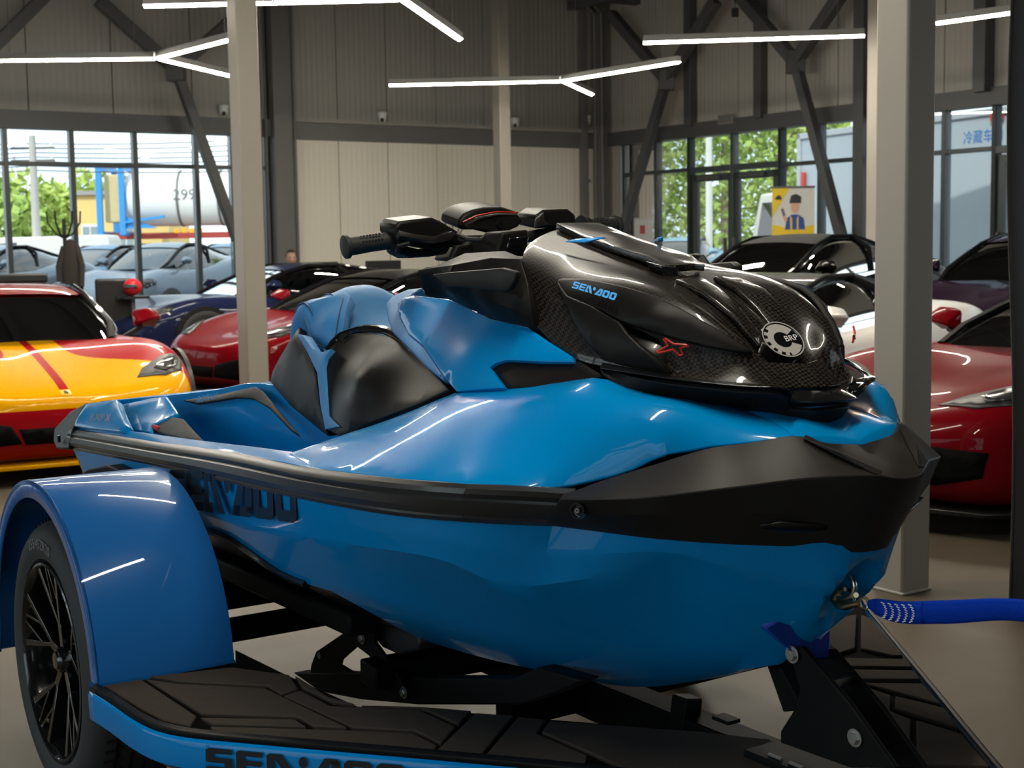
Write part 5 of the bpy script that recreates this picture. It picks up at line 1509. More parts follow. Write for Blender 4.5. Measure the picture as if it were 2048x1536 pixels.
def car(name, label, loc, ang, body_m, roof_m=None, sx=1.0, sz=1.0, cab_dx=0.0, cab_h=1.0, group=None, glass=None, seats=None, detail=2, badge=False, open_top=False, cat='car', mirror_m=None, grille=True):
    root = thing(name, label, cat, (loc[0], loc[1], 0), ang, group)
    roof_m = roof_m or body_m
    glass = glass or M_CGLASS
    # body
    rings = []
    for (x, zb, wb, wm, zs, ws, zf, wf, zc) in BODY:
        h = [(0, zb), (wb * .75, zb), (wb, zb + .03), (wm, zb + .2 * (zs - zb) + .05), (wm, zs), (ws, zf - .055), (wf, zf), (wf * .5, (zf + zc) / 2 - .004), (0, zc)]
        ring = h + [(-y, z) for (y, z) in h[1:-1][::-1]]
        rings.append([(x * sx, y, z * (1 + (sz - 1) * min(1, max(0, (z - .1) / .6)))) for (y, z) in ring])
    nr, nc = len(rings), len(rings[0])
    V = [p for r in rings for p in r]
    F = [f for f in grid_faces(nr, nc, closed=True)]
    F.append(tuple(range(nc))[::-1])
    F.append(tuple(range((nr - 1) * nc, nr * nc)))
    bm = bmesh.new()
    vs = [bm.verts.new(v) for v in V]
    for f in F: bm.faces.new([vs[i] for i in f])
    bmesh.ops.recalc_face_normals(bm, faces=bm.faces)
    bd = bm_obj('body', bm, body_m, root, 0)
    for p in bd.data.polygons: p.use_smooth = True
    md = bd.modifiers.new('smooth', 'SUBSURF')
    md.levels = md.render_levels = detail
    dg = bpy.context.evaluated_depsgraph_get()
    ev = bd.evaluated_get(dg)
    em = ev.to_mesh()
    bvh = BVHTree.FromPolygons([v.co.copy() for v in em.vertices], [tuple(p.vertices) for p in em.polygons])
    ev.to_mesh_clear()
    fz = lambda z: z * (1 + (sz - 1) * min(1, max(0, (z - .1) / .6)))
    if not open_top:
        # cabin glass
        rows = []
        for (x, yb, zb, yr, zt) in CAB:
            zb2 = fz(zb)
            zt2 = zb2 + (zt - zb) * cab_h * sz
            hp = [(yb, zb2 - .05), (yb * .985, zb2 + .02), (yb * .6 + yr * .43, zb2 + .62 * (zt2 - zb2)), (yr, zb2 + .92 * (zt2 - zb2)), (yr * .75, zt2), (0, zt2 + .012)]
            rows.append([((x + cab_dx) * sx, y, z) for y, z in hp + [(-y, z) for y, z in hp[:-1][::-1]]])
        V = [p for r in rows for p in r]
        n2 = len(rows[0])
        cg = mesh_obj('cabin_glass', V, grid_faces(len(rows), n2, flip=False), glass, root, 0, subsurf=detail)
        for p in cg.data.polygons: p.use_smooth = True
        def strip(nm, i0, i1, j0, j1, m, lift=.008):
            R = [[Vector(rows[i][j]) for j in range(j0, j1 + 1)] for i in range(i0, i1 + 1)]
            c = Vector((0, 0, .6))
            V = []
            for r in R:
                for p in r:
                    d = Vector((0, p.y * .7, p.z - .55)).normalized()
                    V.append(p + d * lift)
            o = mesh_obj(nm, V, grid_faces(len(R), j1 - j0 + 1), m, root, 0, subsurf=detail)
            for p in o.data.polygons: p.use_smooth = True
            return o
        strip('roof', 3, 6, 3, 7, roof_m, .006)
        for sgn in (1, -1):
            j = 3 if sgn > 0 else 7
            tube('a_pillar', [Vector(rows[0][2 if sgn > 0 else 8]) , Vector(rows[1][j]) + Vector((0, .03 * sgn, 0)), Vector(rows[2][j]) + Vector((0, .02 * sgn, 0)), Vector(rows[3][j]) + Vector((0, .012 * sgn, .005)), Vector(rows[4][j]) + Vector((0, .008 * sgn, .006)), Vector(rows[5][j]) + Vector((0, .006 * sgn, .006)), Vector(rows[6][j]) + Vector((0, .01 * sgn, .0)), Vector(rows[8][j - 1 if sgn > 0 else j + 1])], .026, P_BLACK, root, 8)
            tube('b_pillar', [Vector(rows[5][1 if sgn > 0 else 9]), Vector(rows[5][2 if sgn > 0 else 8]) + Vector((-.05, .005 * sgn, 0)), Vector(rows[5][j])], .03, P_BLACK, root, 8)
        # cabin inside
        z0 = fz(.80)
        hull_obj('dashboard', [((.95 + cab_dx) * sx, y, z0 - .1) for y in (-.62, .62)] + [((.55 + cab_dx) * sx, y, z0 + .1) for y in (-.68, .68)] + [((.5 + cab_dx) * sx, y, z0 - .1) for y in (-.68, .68)], M_CABIN, root, .01)
        st_m = seats or M_CABIN
        for sgn in (1, -1):
            yy = .36 * sgn
            sb = hull_obj('seat_back', [((-.25 + cab_dx) * sx, yy - .22, z0 - .15), ((-.25 + cab_dx) * sx, yy + .22, z0 - .15), ((-.32 + cab_dx) * sx, yy - .2, z0 + .12), ((-.32 + cab_dx) * sx, yy + .2, z0 + .12), ((-.38 + cab_dx) * sx, yy - .12, z0 + .26), ((-.38 + cab_dx) * sx, yy + .12, z0 + .26), ((-.45 + cab_dx) * sx, yy - .12, z0 + .25), ((-.45 + cab_dx) * sx, yy + .12, z0 + .25), ((-.4 + cab_dx) * sx, yy - .2, z0 - .1), ((-.4 + cab_dx) * sx, yy + .2, z0 - .1)], st_m, root, .03)
        tube('steering_wheel', [((.36 + cab_dx) * sx + .06 * sin(t), .36 + .17 * cos(t), z0 + .1 + .15 * sin(t)) for t in [2 * pi * i / 16 for i in range(17)]], .014, M_CBLK, root, 6)
    else:
        hull_obj('cockpit', [(.6, -.55, fz(.86)), (.6, .55, fz(.86)), (-.6, -.6, fz(.92)), (-.6, .6, fz(.92)), (.5, .5, fz(.9)), (.5, -.5, fz(.9)), (-.5, -.5, fz(.97)), (-.5, .5, fz(.97))], M_CABIN, root, .02)
    # mirrors
    for sgn in (1, -1):
        zm = fz(.93)
        x0 = (.72 + cab_dx) * sx
        mr = hull_obj('mirror', [(x0 + .12, .92 * sgn, zm), (x0 + .1, 1.0 * sgn, zm + .015), (x0 + .06, .84 * sgn, zm - .03), (x0 - .06, .83 * sgn, zm + .07), (x0 - .06, 1.02 * sgn, zm + .06), (x0 - .06, 1.06 * sgn, zm), (x0 - .06, 1.0 * sgn, zm - .07), (x0 - .06, .84 * sgn, zm - .065), (x0 + .03, .94 * sgn, zm + .085)], mirror_m or body_m, root, .02, 50)
        bar('mirror_stalk', (x0 - .02, .76 * sgn, zm - .13), (x0 - .01, .90 * sgn, zm - .05), .05, .03, M_CBLK, mr, .006)
    # wheels
    for wx_ in (1.32, -1.30):
        for sgn in (1, -1):
            yo = (.988 if wx_ > 0 else 1.003) * sgn
            M = Matrix.Translation((wx_ * sx, yo, .345)) @ Matrix.Rotation(radians(-90) * sgn, 4, 'X')
            lathe('wheel_arch', [(.001, .002), (.395, .002), (.40, -.03)], M_CBLK, root, 36, M)
            t = lathe('tyre', [(.25, .006), (.26, .012), (.32, .012), (.342, 0.002), (.345, -.05)], M_TYRE, root, 36, M)
            r = lathe('rim', [(.252, .010), (.245, .014), (.238, .005), (.001, .004)], M_CBLK, root, 32, M)
            for k in range(10):
                a = 2 * pi * k / 10 + (.12 if k % 2 else -.12)
                bar('spoke', M @ Vector((.04 * cos(a), .04 * sin(a), .012)), M @ Vector((.242 * cos(a), .242 * sin(a), .012)), .022, .014, M_STEEL2, r)
    # fittings projected on the body surface
    def stick(nm, outline, d, m, lift=.006, th=.006, res=.05, parent=root):
        Vp, Fp = panel_data([Vector(p) for p in outline], res=res, toward=tuple(-Vector(d)))
        out = []
        d = Vector(d).normalized()
        for p in Vp:
            hit = bvh.ray_cast(p - d * 1.5, d)
            out.append((hit[0] - d * lift) if hit[0] is not None else p)
        return mesh_obj(nm, out, Fp, m, parent, 50, th=th)
    k = sx
    for sgn in (1, -1):
        s_ = 1 if sgn > 0 else -1
        hl = stick('headlamp', [(2.20 * k, .54 * s_, 1), (2.06 * k, .60 * s_, 1), (1.86 * k, .76 * s_, 1), (1.72 * k, .91 * s_, 1), (1.80 * k, .94 * s_, 1), (2.02 * k, .88 * s_, 1), (2.16 * k, .74 * s_, 1)], (-.25, -.15 * s_, -1), M_CBLK)
        stick('lamp_lens', [(2.06 * k, .68 * s_, 1), (1.96 * k, .73 * s_, 1), (1.80 * k, .88 * s_, 1), (1.84 * k, .90 * s_, 1), (2.0 * k, .85 * s_, 1), (2.10 * k, .75 * s_, 1)], (-.25, -.15 * s_, -1), M_LAMP, .012, .008, parent=hl)
        stick('tail_lamp', [(-2.2 * k, .45 * s_, fz(.80)), (-2.2 * k, .72 * s_, fz(.80)), (-2.2 * k, .72 * s_, fz(.86)), (-2.2 * k, .45 * s_, fz(.86))], (1, 0, 0), M_CBLK)
        if grille:
            stick('side_intake', [(2.3, .28 * s_, .27), (2.3, .60 * s_, .25), (2.3, .78 * s_, .30), (2.3, .80 * s_, .42), (2.3, .60 * s_, .44), (2.3, .34 * s_, .38)], (-1, 0, 0), M_CGRILLE)
    if grille:
        stick('grille', [(2.3, -.26, .26), (2.3, .26, .26), (2.3, .30, .36), (2.3, -.30, .36)], (-1, 0, 0), M_CGRILLE)
    hull_obj('front_splitter', [(2.30 * k, -.42, .11), (2.30 * k, .42, .11), (2.12 * k, -.80, .11), (2.12 * k, .80, .11), (1.8 * k, -.94, .10), (1.8 * k, .94, .10), (2.30 * k, -.42, .135), (2.30 * k, .42, .135), (2.12 * k, -.82, .135), (2.12 * k, .82, .135), (1.8 * k, -.95, .13), (1.8 * k, .95, .13)], body_m if badge else M_CBLK, root, .005)
    if badge:
        bg = stick('badge', [(2.25, -.03, .535), (2.25, .03, .535), (2.25, .03, .60), (2.25, -.03, .60)], (-1, 0, -.6), mat('badge_yellow', (.75, .45, .02), .3, noise=.05), .004, .004, .02)
        stick('badge_mark', [(2.25, -.013, .548), (2.25, -.002, .556), (2.25, .010, .546), (2.25, .014, .566), (2.25, .006, .590), (2.25, -.012, .584), (2.25, -.006, .570)], (-1, 0, -.6), M_CBLK, .009, .002, .01, bg)
    return root
ang = lambda fx, fy: math.atan2(fy, fx)
GRP = None
car('sports_car', 'red sports car with yellow hood band at the far left', (-3.87, 10.72), ang(.49, -.87), P_LIV, P_RED, badge=True, mirror_m=P_RED, glass=M_CGLASS2)
car('sports_car', 'red sports car with black roof behind the watercraft seat', (-1.25, 14.75), ang(-.73, -.68), P_RED, P_BLACK, glass=M_CGLASS2)
car('sports_car', 'dark navy coupe behind the left column', (-3.25, 19.0), ang(-.80, -.60), P_NAVY, P_NAVY, cab_dx=-.35, sx=1.02, sz=1.03, glass=M_CGLASS2)
car('roadster', 'pale blue open car beside the navy coupe', (-7.6, 17.0), ang(.80, .60), P_PALE, open_top=True)
car('sports_car', 'glossy red sports car right of the bow with its nose to the viewer', (3.74, 8.26), ang(-.89, -.45), P_RED, P_RED, glass=M_CGLASS2)
car('sports_car', 'white sports car with black roof and red seats', (1.78, 10.25), ang(-.64, -.77), P_WHITE, P_BLACK, glass=M_CGLASS2, seats=mat('seat_red_leather', (.14, .006, .008), .6, noise=.1))
car('hatchback', 'black hatchback with black fabric roof behind the white car', (3.05, 15.6), ang(-.78, -.62), P_BLACK, mat('soft_top_cloth', (.02, .02, .021), .9, noise=.1, nscale=60), sx=.86, sz=1.24, cab_h=1.05, glass=M_CGLASS2, cab_dx=-.1)
car('sports_car', 'very dark purple car right of the broad column', (5.45, 14.35), ang(-.76, -.65), P_PURPLE, P_PURPLE, sx=1.0, sz=1.24, glass=M_CGLASS2)

# ================================================================ FURNITURE BY THE FAR WALL
def monitor(x, y, z, rz, label):
    o = thing('monitor', label, 'monitor', (x, y, z - .42), rz, 'black desk monitors')
    box('screen', (0, 0, .3), (.58, .03, .34), M_BLACK, o, .006)
    box('screen_rim', (0, -.004, .3), (.6, .025, .36), M_CBLK, o, .006)
    bar('stand', (0, .03, .02), (0, .03, .25), .06, .03, M_STEEL2, o, .004)
    box('foot', (0, .02, .008), (.24, .18, .016), M_STEEL2, o, .004)
dk_rz = radians(34)
def desk(x, y, label):
    o = thing('desk', label, 'desk', (x, y, 0), dk_rz)
    box('table_top', (0, 0, .735), (1.5, .7, .03), M_PLAIN, o, .004)
    for sx_ in (-.7, .7):
        for sy_ in (-.3, .3):
            box('leg', (sx_, sy_, .36), (.05, .05, .72), M_STEEL2, o, .004)
    box('modesty_panel', (0, -.3, .5), (1.38, .02, .4), M_STEEL2, o)
    return o
pm = (-2.762,20.6,1.186); pm2 = (-1.898,21.2,1.164)
desk(pm[0], pm[1] + .05, 'office desk carrying the left black monitor')
desk(pm2[0] + .1, pm2[1] + .25, 'office desk carrying the right black monitor')
monitor(pm[0], pm[1], 1.17, dk_rz, 'black monitor beside the seated person')
monitor(pm2[0], pm2[1] + .1, 1.17, dk_rz, 'black monitor under the handlebar grip')

# ---- seated person behind the monitor
def person():
    h = (-3.24,21.1,1.29)
    o = thing('person', 'dark-haired person in dark clothing sitting behind a black monitor', 'person', (h[0], h[1], 0), radians(20))
    skin = mat('skin', (.42, .24, .17), .6, noise=.06, nscale=30)
    cloth = mat('dark_cloth', (.02, .022, .03), .85, noise=.15, nscale=40)
    hair = mat('dark_hair', (.02, .014, .01), .7, noise=.2, nscale=60)
    me = bpy.data.meshes.new('body')
    zt = h[2]
    V = [(0, 0, .52), (0, .02, .72), (0, .03, .9), (0, .03, zt - .20), (0, .0, zt - .13), (.17, .03, zt - .24), (.24, -.02, zt - .48), (.18, -.24, zt - .5), (-.17, .03, zt - .24), (-.24, -.02, zt - .48), (-.18, -.24, zt - .5), (.1, -.1, .5), (.12, -.45, .5), (.12, -.48, .1), (-.1, -.1, .5), (-.12, -.45, .5), (-.12, -.48, .1), (.12, -.58, .05), (-.12, -.58, .05)]
    E = [(0, 1), (1, 2), (2, 3), (3, 4), (3, 5), (5, 6), (6, 7), (3, 8), (8, 9), (9, 10), (0, 11), (11, 12), (12, 13), (0, 14), (14, 15), (15, 16), (13, 17), (16, 18)]
    R = [.15, .14, .16, .1, .05, .065, .05, .035, .065, .05, .035, .09, .075, .05, .09, .075, .05, .045, .045]
    me.from_pydata(V, E, [])
    b = bpy.data.objects.new('body', me)
    col.objects.link(b)
    b.parent = o
    b.modifiers.new('skin', 'SKIN')
    sv = me.skin_vertices[0].data
    for i, r in enumerate(R): sv[i].radius = (r, r)
    sv[0].use_root = True
    b.modifiers.new('smooth', 'SUBSURF').levels = 2
    me.materials.append(cloth)
    bm = bmesh.new()
    bmesh.ops.create_uvsphere(bm, u_segments=24, v_segments=18, radius=1)
    for v in bm.verts:
        p = v.co
        k = 1 - .22 * max(0, -p.z) ** 1.2
        v.co = Vector((p.x * .076 * k, p.y * .096 * k - (.012 if p.z < 0 and p.y < 0 else 0), p.z * .118 + zt))
        d = Vector((p.x, 0, p.z + .12)).length
        if p.y < -.5 and d < .22: v.co.y -= .02 * (1 - d / .22)
    hd = bm_obj('head', bm, skin, o, 60)
    bm = bmesh.new()
    bmesh.ops.create_uvsphere(bm, u_segments=20, v_segments=14, radius=1)
    bmesh.ops.delete(bm, geom=[v for v in bm.verts if v.co.z < -.05 or (v.co.y < -.35 and v.co.z < .55)], context='VERTS')
    for v in bm.verts: v.co = Vector((v.co.x * .083, v.co.y * .104 + .006, v.co.z * .126 + zt + .004))
    bm_obj('hair', bm, hair, hd, 60)
    for s_ in (1, -1):
        bm = bmesh.new()
        bmesh.ops.create_icosphere(bm, subdivisions=2, radius=.011, matrix=Matrix.Translation((.03 * s_, -.088, zt + .008)))
        bm_obj('eye', bm, hair, hd, 60)
        bm = bmesh.new()
        bmesh.ops.create_icosphere(bm, subdivisions=2, radius=.025, matrix=Matrix.Translation((.077 * s_, .005, zt - .005)) @ Matrix.Diagonal((.4, .7, 1.2, 1)))
        bm_obj('ear', bm, skin, hd, 60)
    box('mouth', (0, -.088, zt - .062), (.045, .012, .008), mat('lips', (.3, .1, .09), .5, noise=.05), hd, .003)
    # hands with five fingers on the desk edge
    for s_ in (1, -1):
        wx_, wy_, wz_ = .18 * s_, -.27, zt - .5
        box('palm', (wx_, wy_ - .03, wz_), (.075, .085, .028), skin, b, .01)
        for f in range(4):
            fx = wx_ + (-.028 + .019 * f)
            tube('finger', [(fx, wy_ - .06, wz_), (fx, wy_ - .10, wz_ + .008), (fx, wy_ - .13 - (.012 if f in (1, 2) else 0), wz_ - .01)], [.009, .008, .006], skin, b, 8)
        tube('thumb', [(wx_ - .035 * s_, wy_ - .02, wz_), (wx_ - .06 * s_, wy_ - .05, wz_), (wx_ - .062 * s_, wy_ - .08, wz_ - .006)], [.011, .009, .007], skin, b, 8)
    return o
person()
def office_chair(x, y, rz, label):
    o = thing('office_chair', label, 'chair', (x, y, 0), rz, 'black office chairs')
    box('seat', (0, 0, .48), (.5, .5, .08), M_CBLK, o, .03)
    box('backrest', (0, .24, .82), (.46, .07, .56), M_CBLK, o, .03)
    tube('post', [(0, 0, .1), (0, 0, .45)], .03, M_STEEL2, o)
    for k in range(5):
        a = 2 * pi * k / 5
        bar('leg', (0, 0, .1), (.3 * cos(a), .3 * sin(a), .06), .04, .03, M_CBLK, o)
    for s_ in (1, -1):
        bar('armrest', (.28 * s_, -.1, .68), (.28 * s_, .2, .68), .05, .03, M_CBLK, o, .008)
oc = (-4.916,17.6,1.078)
office_chair(oc[0], oc[1], radians(200), 'black office chair by the left windows')
pc = (-3.463,21.5,0.959)
office_chair((-3.24,21.1,1.29)[0], 21.25, radians(20), 'black office chair under the seated person')
hm = (-4.593,17.3,0.995)
o = thing('side_table', 'small dark side table by the left windows', 'table', (hm[0], hm[1], 0))
tube('post', [(0, 0, .02), (0, 0, hm[2] - .14)], .025, M_STEEL2, o)
lathe('table_top', [(.001, hm[2] - .11), (.2, hm[2] - .11), (.2, hm[2] - .14), (.001, hm[2] - .14)], M_CBLK, o, 28)
lathe('foot', [(.001, .03), (.17, .02), (.18, 0)], M_STEEL2, o, 24)
bm = bmesh.new()
bmesh.ops.create_uvsphere(bm, u_segments=20, v_segments=14, radius=.11, matrix=Matrix.Translation(hm) @ Matrix.Diagonal((1, 1, .95, 1)))
o = thing('helmet', 'red helmet on a small dark table', 'helmet', (0, 0, 0))
bm_obj('shell', bm, paint('paint_helmet_red', (.5, .02, .03)), o, 60)
box('visor', (hm[0], hm[1] - .09, hm[2] + .01), (.15, .05, .05), M_CGLASS, o, .012)
o = thing('equipment_case', 'black equipment case at the left edge', 'case', ((-5.78,16.5,1.205)[0], 16.5, 0), radians(30))
box('body', (0, 0, .55), (.7, .5, 1.1), M_CBLK, o, .02)
box('lid', (0, 0, 1.14), (.72, .52, .1), M_BLACK, o, .02)
for k in range(5): box('rib', (-.28 + k * .14, -.26, .6), (.04, .02, .9), M_BLACK, o, .005)

def coat_stand(px, d, z1, label, coat=False):
    o = thing('coat_stand', label, 'coat stand', (px, d, 0))
    tube('pole', [(0, 0, 0), (0, 0, z1)], .025, M_CBLK, o)
    lathe('foot', [(.001, .04), (.2, .03), (.22, 0)], M_CBLK, o, 28)
    for k in range(6):
        a = 2 * pi * k / 6 + .3
        tube('hook', [(0, 0, z1 - .25), (.1 * cos(a), .1 * sin(a), z1 - .2), (.2 * cos(a), .2 * sin(a), z1 - .05), (.21 * cos(a), .21 * sin(a), z1 + .1)], .012, M_CBLK, o, 7)
    return o
c1 = (-5.796,18.6,1.911)
coat_stand(c1[0], 18.6, 1.86, 'dark branching coat stand by the left windows')
c2 = (-0.912,21.6,1.821)
coat_stand(c2[0], 21.6, 1.72, 'dark coat stand behind the handlebars')
o = thing('jacket', 'dark jacket hanging on the left coat stand', 'jacket', (c1[0] + .1, 18.5, 0))
jk = mat('jacket_cloth', (.03, .022, .018), .9, noise=.25, nscale=25)
lathe('shell', [(.001, 1.60), (.05, 1.58), (.10, 1.48), (.11, 1.2), (.13, .95), (.12, .93)], jk, o, 20, Matrix.Diagonal((1.15, .6, 1, 1)))
for s_ in (1, -1): tube('sleeve', [(.08 * s_, 0, 1.5), (.15 * s_, -.03, 1.25), (.14 * s_, -.06, .98)], [.04, .04, .035], jk, o, 10)

# ---- roll-up banner in front of the side windows
def banner():
    b0, b1 = (3.792,20.6,2.193), (4.393,20.6,1.518)
    w = b1[0] - b0[0]
    o = thing('banner', 'yellow and white roll-up banner with a workman picture near the door', 'banner', ((b0[0] + b1[0]) / 2, 20.6, 0), radians(-4))
    zt = b0[2]
    W_ = mat('banner_white', (.72, .71, .68), .6, noise=.04)
    Yw = mat('banner_yellow', (.85, .60, .03), .6, noise=.04)
    Bl = mat('banner_blue', (.03, .08, .35), .6, noise=.05)
    Sk = mat('banner_skin', (.72, .42, .28), .6, noise=.04)
    Dk = mat('banner_dark', (.03, .035, .05), .6, noise=.04)
    box('cloth', (0, 0, zt / 2 + .04), (w, .012, zt - .08), W_, o)
    box('base', (0, 0, .03), (w + .06, .22, .06), M_STEEL2, o, .01)
    box('top_rail', (0, 0, zt), (w + .02, .03, .03), M_STEEL2, o, .005)
    def fl(nm, pts, m, k=1):
        V = [((p[0] - .5) * w, -.008 - .002 * k, zt - p[1] * w * 1.12) for p in pts]
        mesh_obj(nm, V, [tuple(range(len(V)))], m, o, 0)
    fl('print', [(0, 0), (.42, 0), (.0, .62)], Yw)
    fl('print', [(0, .78), (.5, .9), (1, .80), (1, 2.6), (0, 2.6)], Yw)
    fl('print', [(.30, .9), (.34, .66), (.46, .58), (.62, .58), (.74, .66), (.78, .9)], Bl, 2)
    fl('print', [(.42, .60), (.47, .66), (.47, .9), (.43, .9)], Yw, 3)
    fl('print', [(.62, .60), (.58, .66), (.58, .9), (.62, .9)], Yw, 3)
    fl('print', [(.44 + .10 * cos(t) + .09, .40 + .15 * sin(t)) for t in [2 * pi * i / 16 for i in range(16)]], Sk, 2)
    fl('print', [(.40, .34), (.44, .18), (.56, .14), (.68, .2), (.68, .34)], Dk, 3)
    fl('print', [(.30, .74), (.24, .62), (.30, .58), (.36, .70)], Sk, 3)
    fl('print', [(.20, .46), (.26, .44), (.31, .60), (.26, .62)], M_STEEL2, 3)
    fl('print', [(.06, .24), (.12, .17), (.18, .17), (.23, .24), (.20, .26), (.08, .26)], Dk, 3)
banner()

# ================================================================ OUTSIDE
gm = mat('asphalt_sunlit', (.33, .32, .31), .85, noise=.15, nscale=.8, bump=.1, bscale=20)
g = mesh_obj('ground', [(-200, -40, -.24), (200, -40, -.24), (200, 260, -.24), (-200, 260, -.24)], [(0, 1, 2, 3)], gm, None, 0)
tag(g, kind='structure')
LEAF = [mat('leaf_green', (.30, .42, .09), .7, noise=.35, nscale=1.5), mat('leaf_light', (.42, .52, .12), .7, noise=.35, nscale=1.5), mat('leaf_dark', (.15, .26, .08), .7, noise=.3, nscale=1.5)]
BARK = mat('bark', (.22, .17, .12), .9, noise=.3, nscale=6, bump=.4, bscale=20)
rnd = random.Random(4)
def tree(x, y, h, r, label, leaf=0, n=1500, trunk=.3, base=.28, lean=0.0, size=.2, nm='tree', group=None):
    o = thing(nm, label, 'tree', (x, y, -.24), 0, group)
    tube('trunk', [(0, 0, 0), (lean * .4, 0, h * .3), (lean, 0, h * .62), (lean * 1.2, 0, h * .85)], [trunk, trunk * .8, trunk * .5, trunk * .2], BARK, o, 9)
    for k in range(5):
        a = rnd.uniform(0, 2 * pi)
        tube('branch', [(lean * .6, 0, h * (.35 + .08 * k)), (lean * .7 + r * .4 * cos(a), r * .4 * sin(a), h * (.5 + .07 * k))], [trunk * .35, trunk * .12], BARK, o, 6)
    V, F = [], []
    cl = [(rnd.uniform(-.6, .6) * r, rnd.uniform(-.6, .6) * r, h * rnd.uniform(base + .12, .9)) for _ in range(12)]
    for i in range(n):
        c = cl[i % 12]
        q = h * (1 - base) * .3
        while True:
            a, b, d = rnd.uniform(-1, 1), rnd.uniform(-1, 1), rnd.uniform(-1, 1)
            if a * a + b * b + d * d < 1: break
        p = Vector((c[0] + a * r * .55 + lean, c[1] + b * r * .55, c[2] + d * q))
        u = Vector((rnd.uniform(-1, 1), rnd.uniform(-1, 1), rnd.uniform(-1, 1))).normalized()
        w = u.cross(Vector((rnd.uniform(-1, 1), rnd.uniform(-1, 1), rnd.uniform(-1, 1)))).normalized()
        s_ = size * rnd.uniform(.6, 1.3)
        k = len(V)
        V += [p - u * s_, p + w * s_ * .6, p + u * s_, p - w * s_ * .6]
        F.append((k, k + 1, k + 2, k + 3))
    mesh_obj('crown', V, F, LEAF[leaf], o, 0)
    return o
TL = [(-22.5, 62, 4.9, 3.2, 0, 'low green tree left of the utility pole'), (-22.6, 73, 5.2, 3.0, 1, 'light green tree right behind the utility pole'), (-27, 60, 5.6, 3.4, 2, 'darker tall tree at the left edge of the left windows')]
for x, y, h, r, lf, lb in TL:
    tree(x, y, h, r, lb, lf, 1600, base=.1, size=.28, group='trees beyond the left windows')
for i, (px_, hh) in enumerate([(165, 4.6), (177, 5.0), (189, 4.8), (203, 5.3), (212, 5.0)]):
    d = 78
    x = (px_ - 1024) / 2840 * d
    tree(x, d, hh + .5, .55, ['leftmost', 'second', 'middle', 'fourth', 'rightmost'][i] + ' slim cypress above the yellow building', 1, 420, .12, .05, size=.22, nm='cypress', group='cypress row above the yellow building')
TR = [(4.2, 45, 8.2, 2.6, 1, 'light leafy tree behind the windows left of the door'), (6.6, 43, 8.4, 2.6, 0, 'green tree seen through the left door leaf'), (8.6, 46, 8.8, 2.8, 1, 'bright green tree behind the right door leaf'), (10.5, 50, 8.6, 2.6, 0, 'green tree beside the white truck box'), (2.2, 52, 7.6, 2.6, 2, 'darker tree nearest the far corner')]
for x, y, h, r, lf, lb in TR:
    tree(x, y, h, r, lb, lf, 3600, trunk=.22, base=.12, size=.13, lean=rnd.uniform(-.4, .4), group='trees outside the side windows')
# utility pole with wires
pp = (-15.23,46.0,4.701)
o = thing('utility_pole', 'grey concrete utility pole with wires outside the left windows', 'pole', (pp[0], 46, -.24))
tube('shaft', [(0, 0, 0), (0, 0, 5.4)], [.16, .11], mat('concrete_pole', (.42, .40, .37), .9, noise=.12), o, 12)
for z in (4.6, 5.0):
    bar('cross_arm', (-.7, 0, z), (.7, 0, z), .08, .08, M_STEEL2, o)
    for k in (-.6, 0, .6): tube('insulator', [(k, 0, z + .04), (k, 0, z + .16)], .035, M_WHITE, o, 8)
wm_ = mat('wire_dark', (.05, .05, .055), .6, noise=.1)
for k in range(7):
    z0 = 4.3 + .14 * k
    tube('wire', [(-8, -2, z0 - .6 + .05 * k)] + [(12 * t, 4 * t, z0 + .45 * t + 1.0 * (t - .5) ** 2 - .25 + .06 * k * t) for t in [i / 10 for i in range(11)]], .02, wm_, o, 5)
# yellow building
yb0, yb1 = (-18.734,62.0,3.991), (-17.286,62.0,2.462)
o = thing('yellow_building', 'low yellow building with white windows behind the tanker', 'building', (yb0[0], 62, -.24))
ym = mat('yellow_render', (.72, .52, .20), .85, noise=.08, nscale=1)
wdt = yb1[0] - yb0[0] + 2.5
box('wall', (wdt / 2, 2, 2.05), (wdt, 4, 4.1), ym, o)
box('roof', (wdt / 2, 2, 4.2), (wdt + .4, 4.4, .18), mat('roof_grey', (.3, .29, .28), .8, noise=.1), o)
for k in range(2):
    wn2 = box('window', (.55 + k * 1.55, -.02, 1.9), (.75, .08, 1.9), M_WHITE, o, .01)
    for j in (-1, 1): box('pane', (.55 + k * 1.55 + .17 * j, -.065, 1.9), (.28, .03, 1.7), mat('building_pane', (.25, .3, .33), .1, noise=.2), wn2)
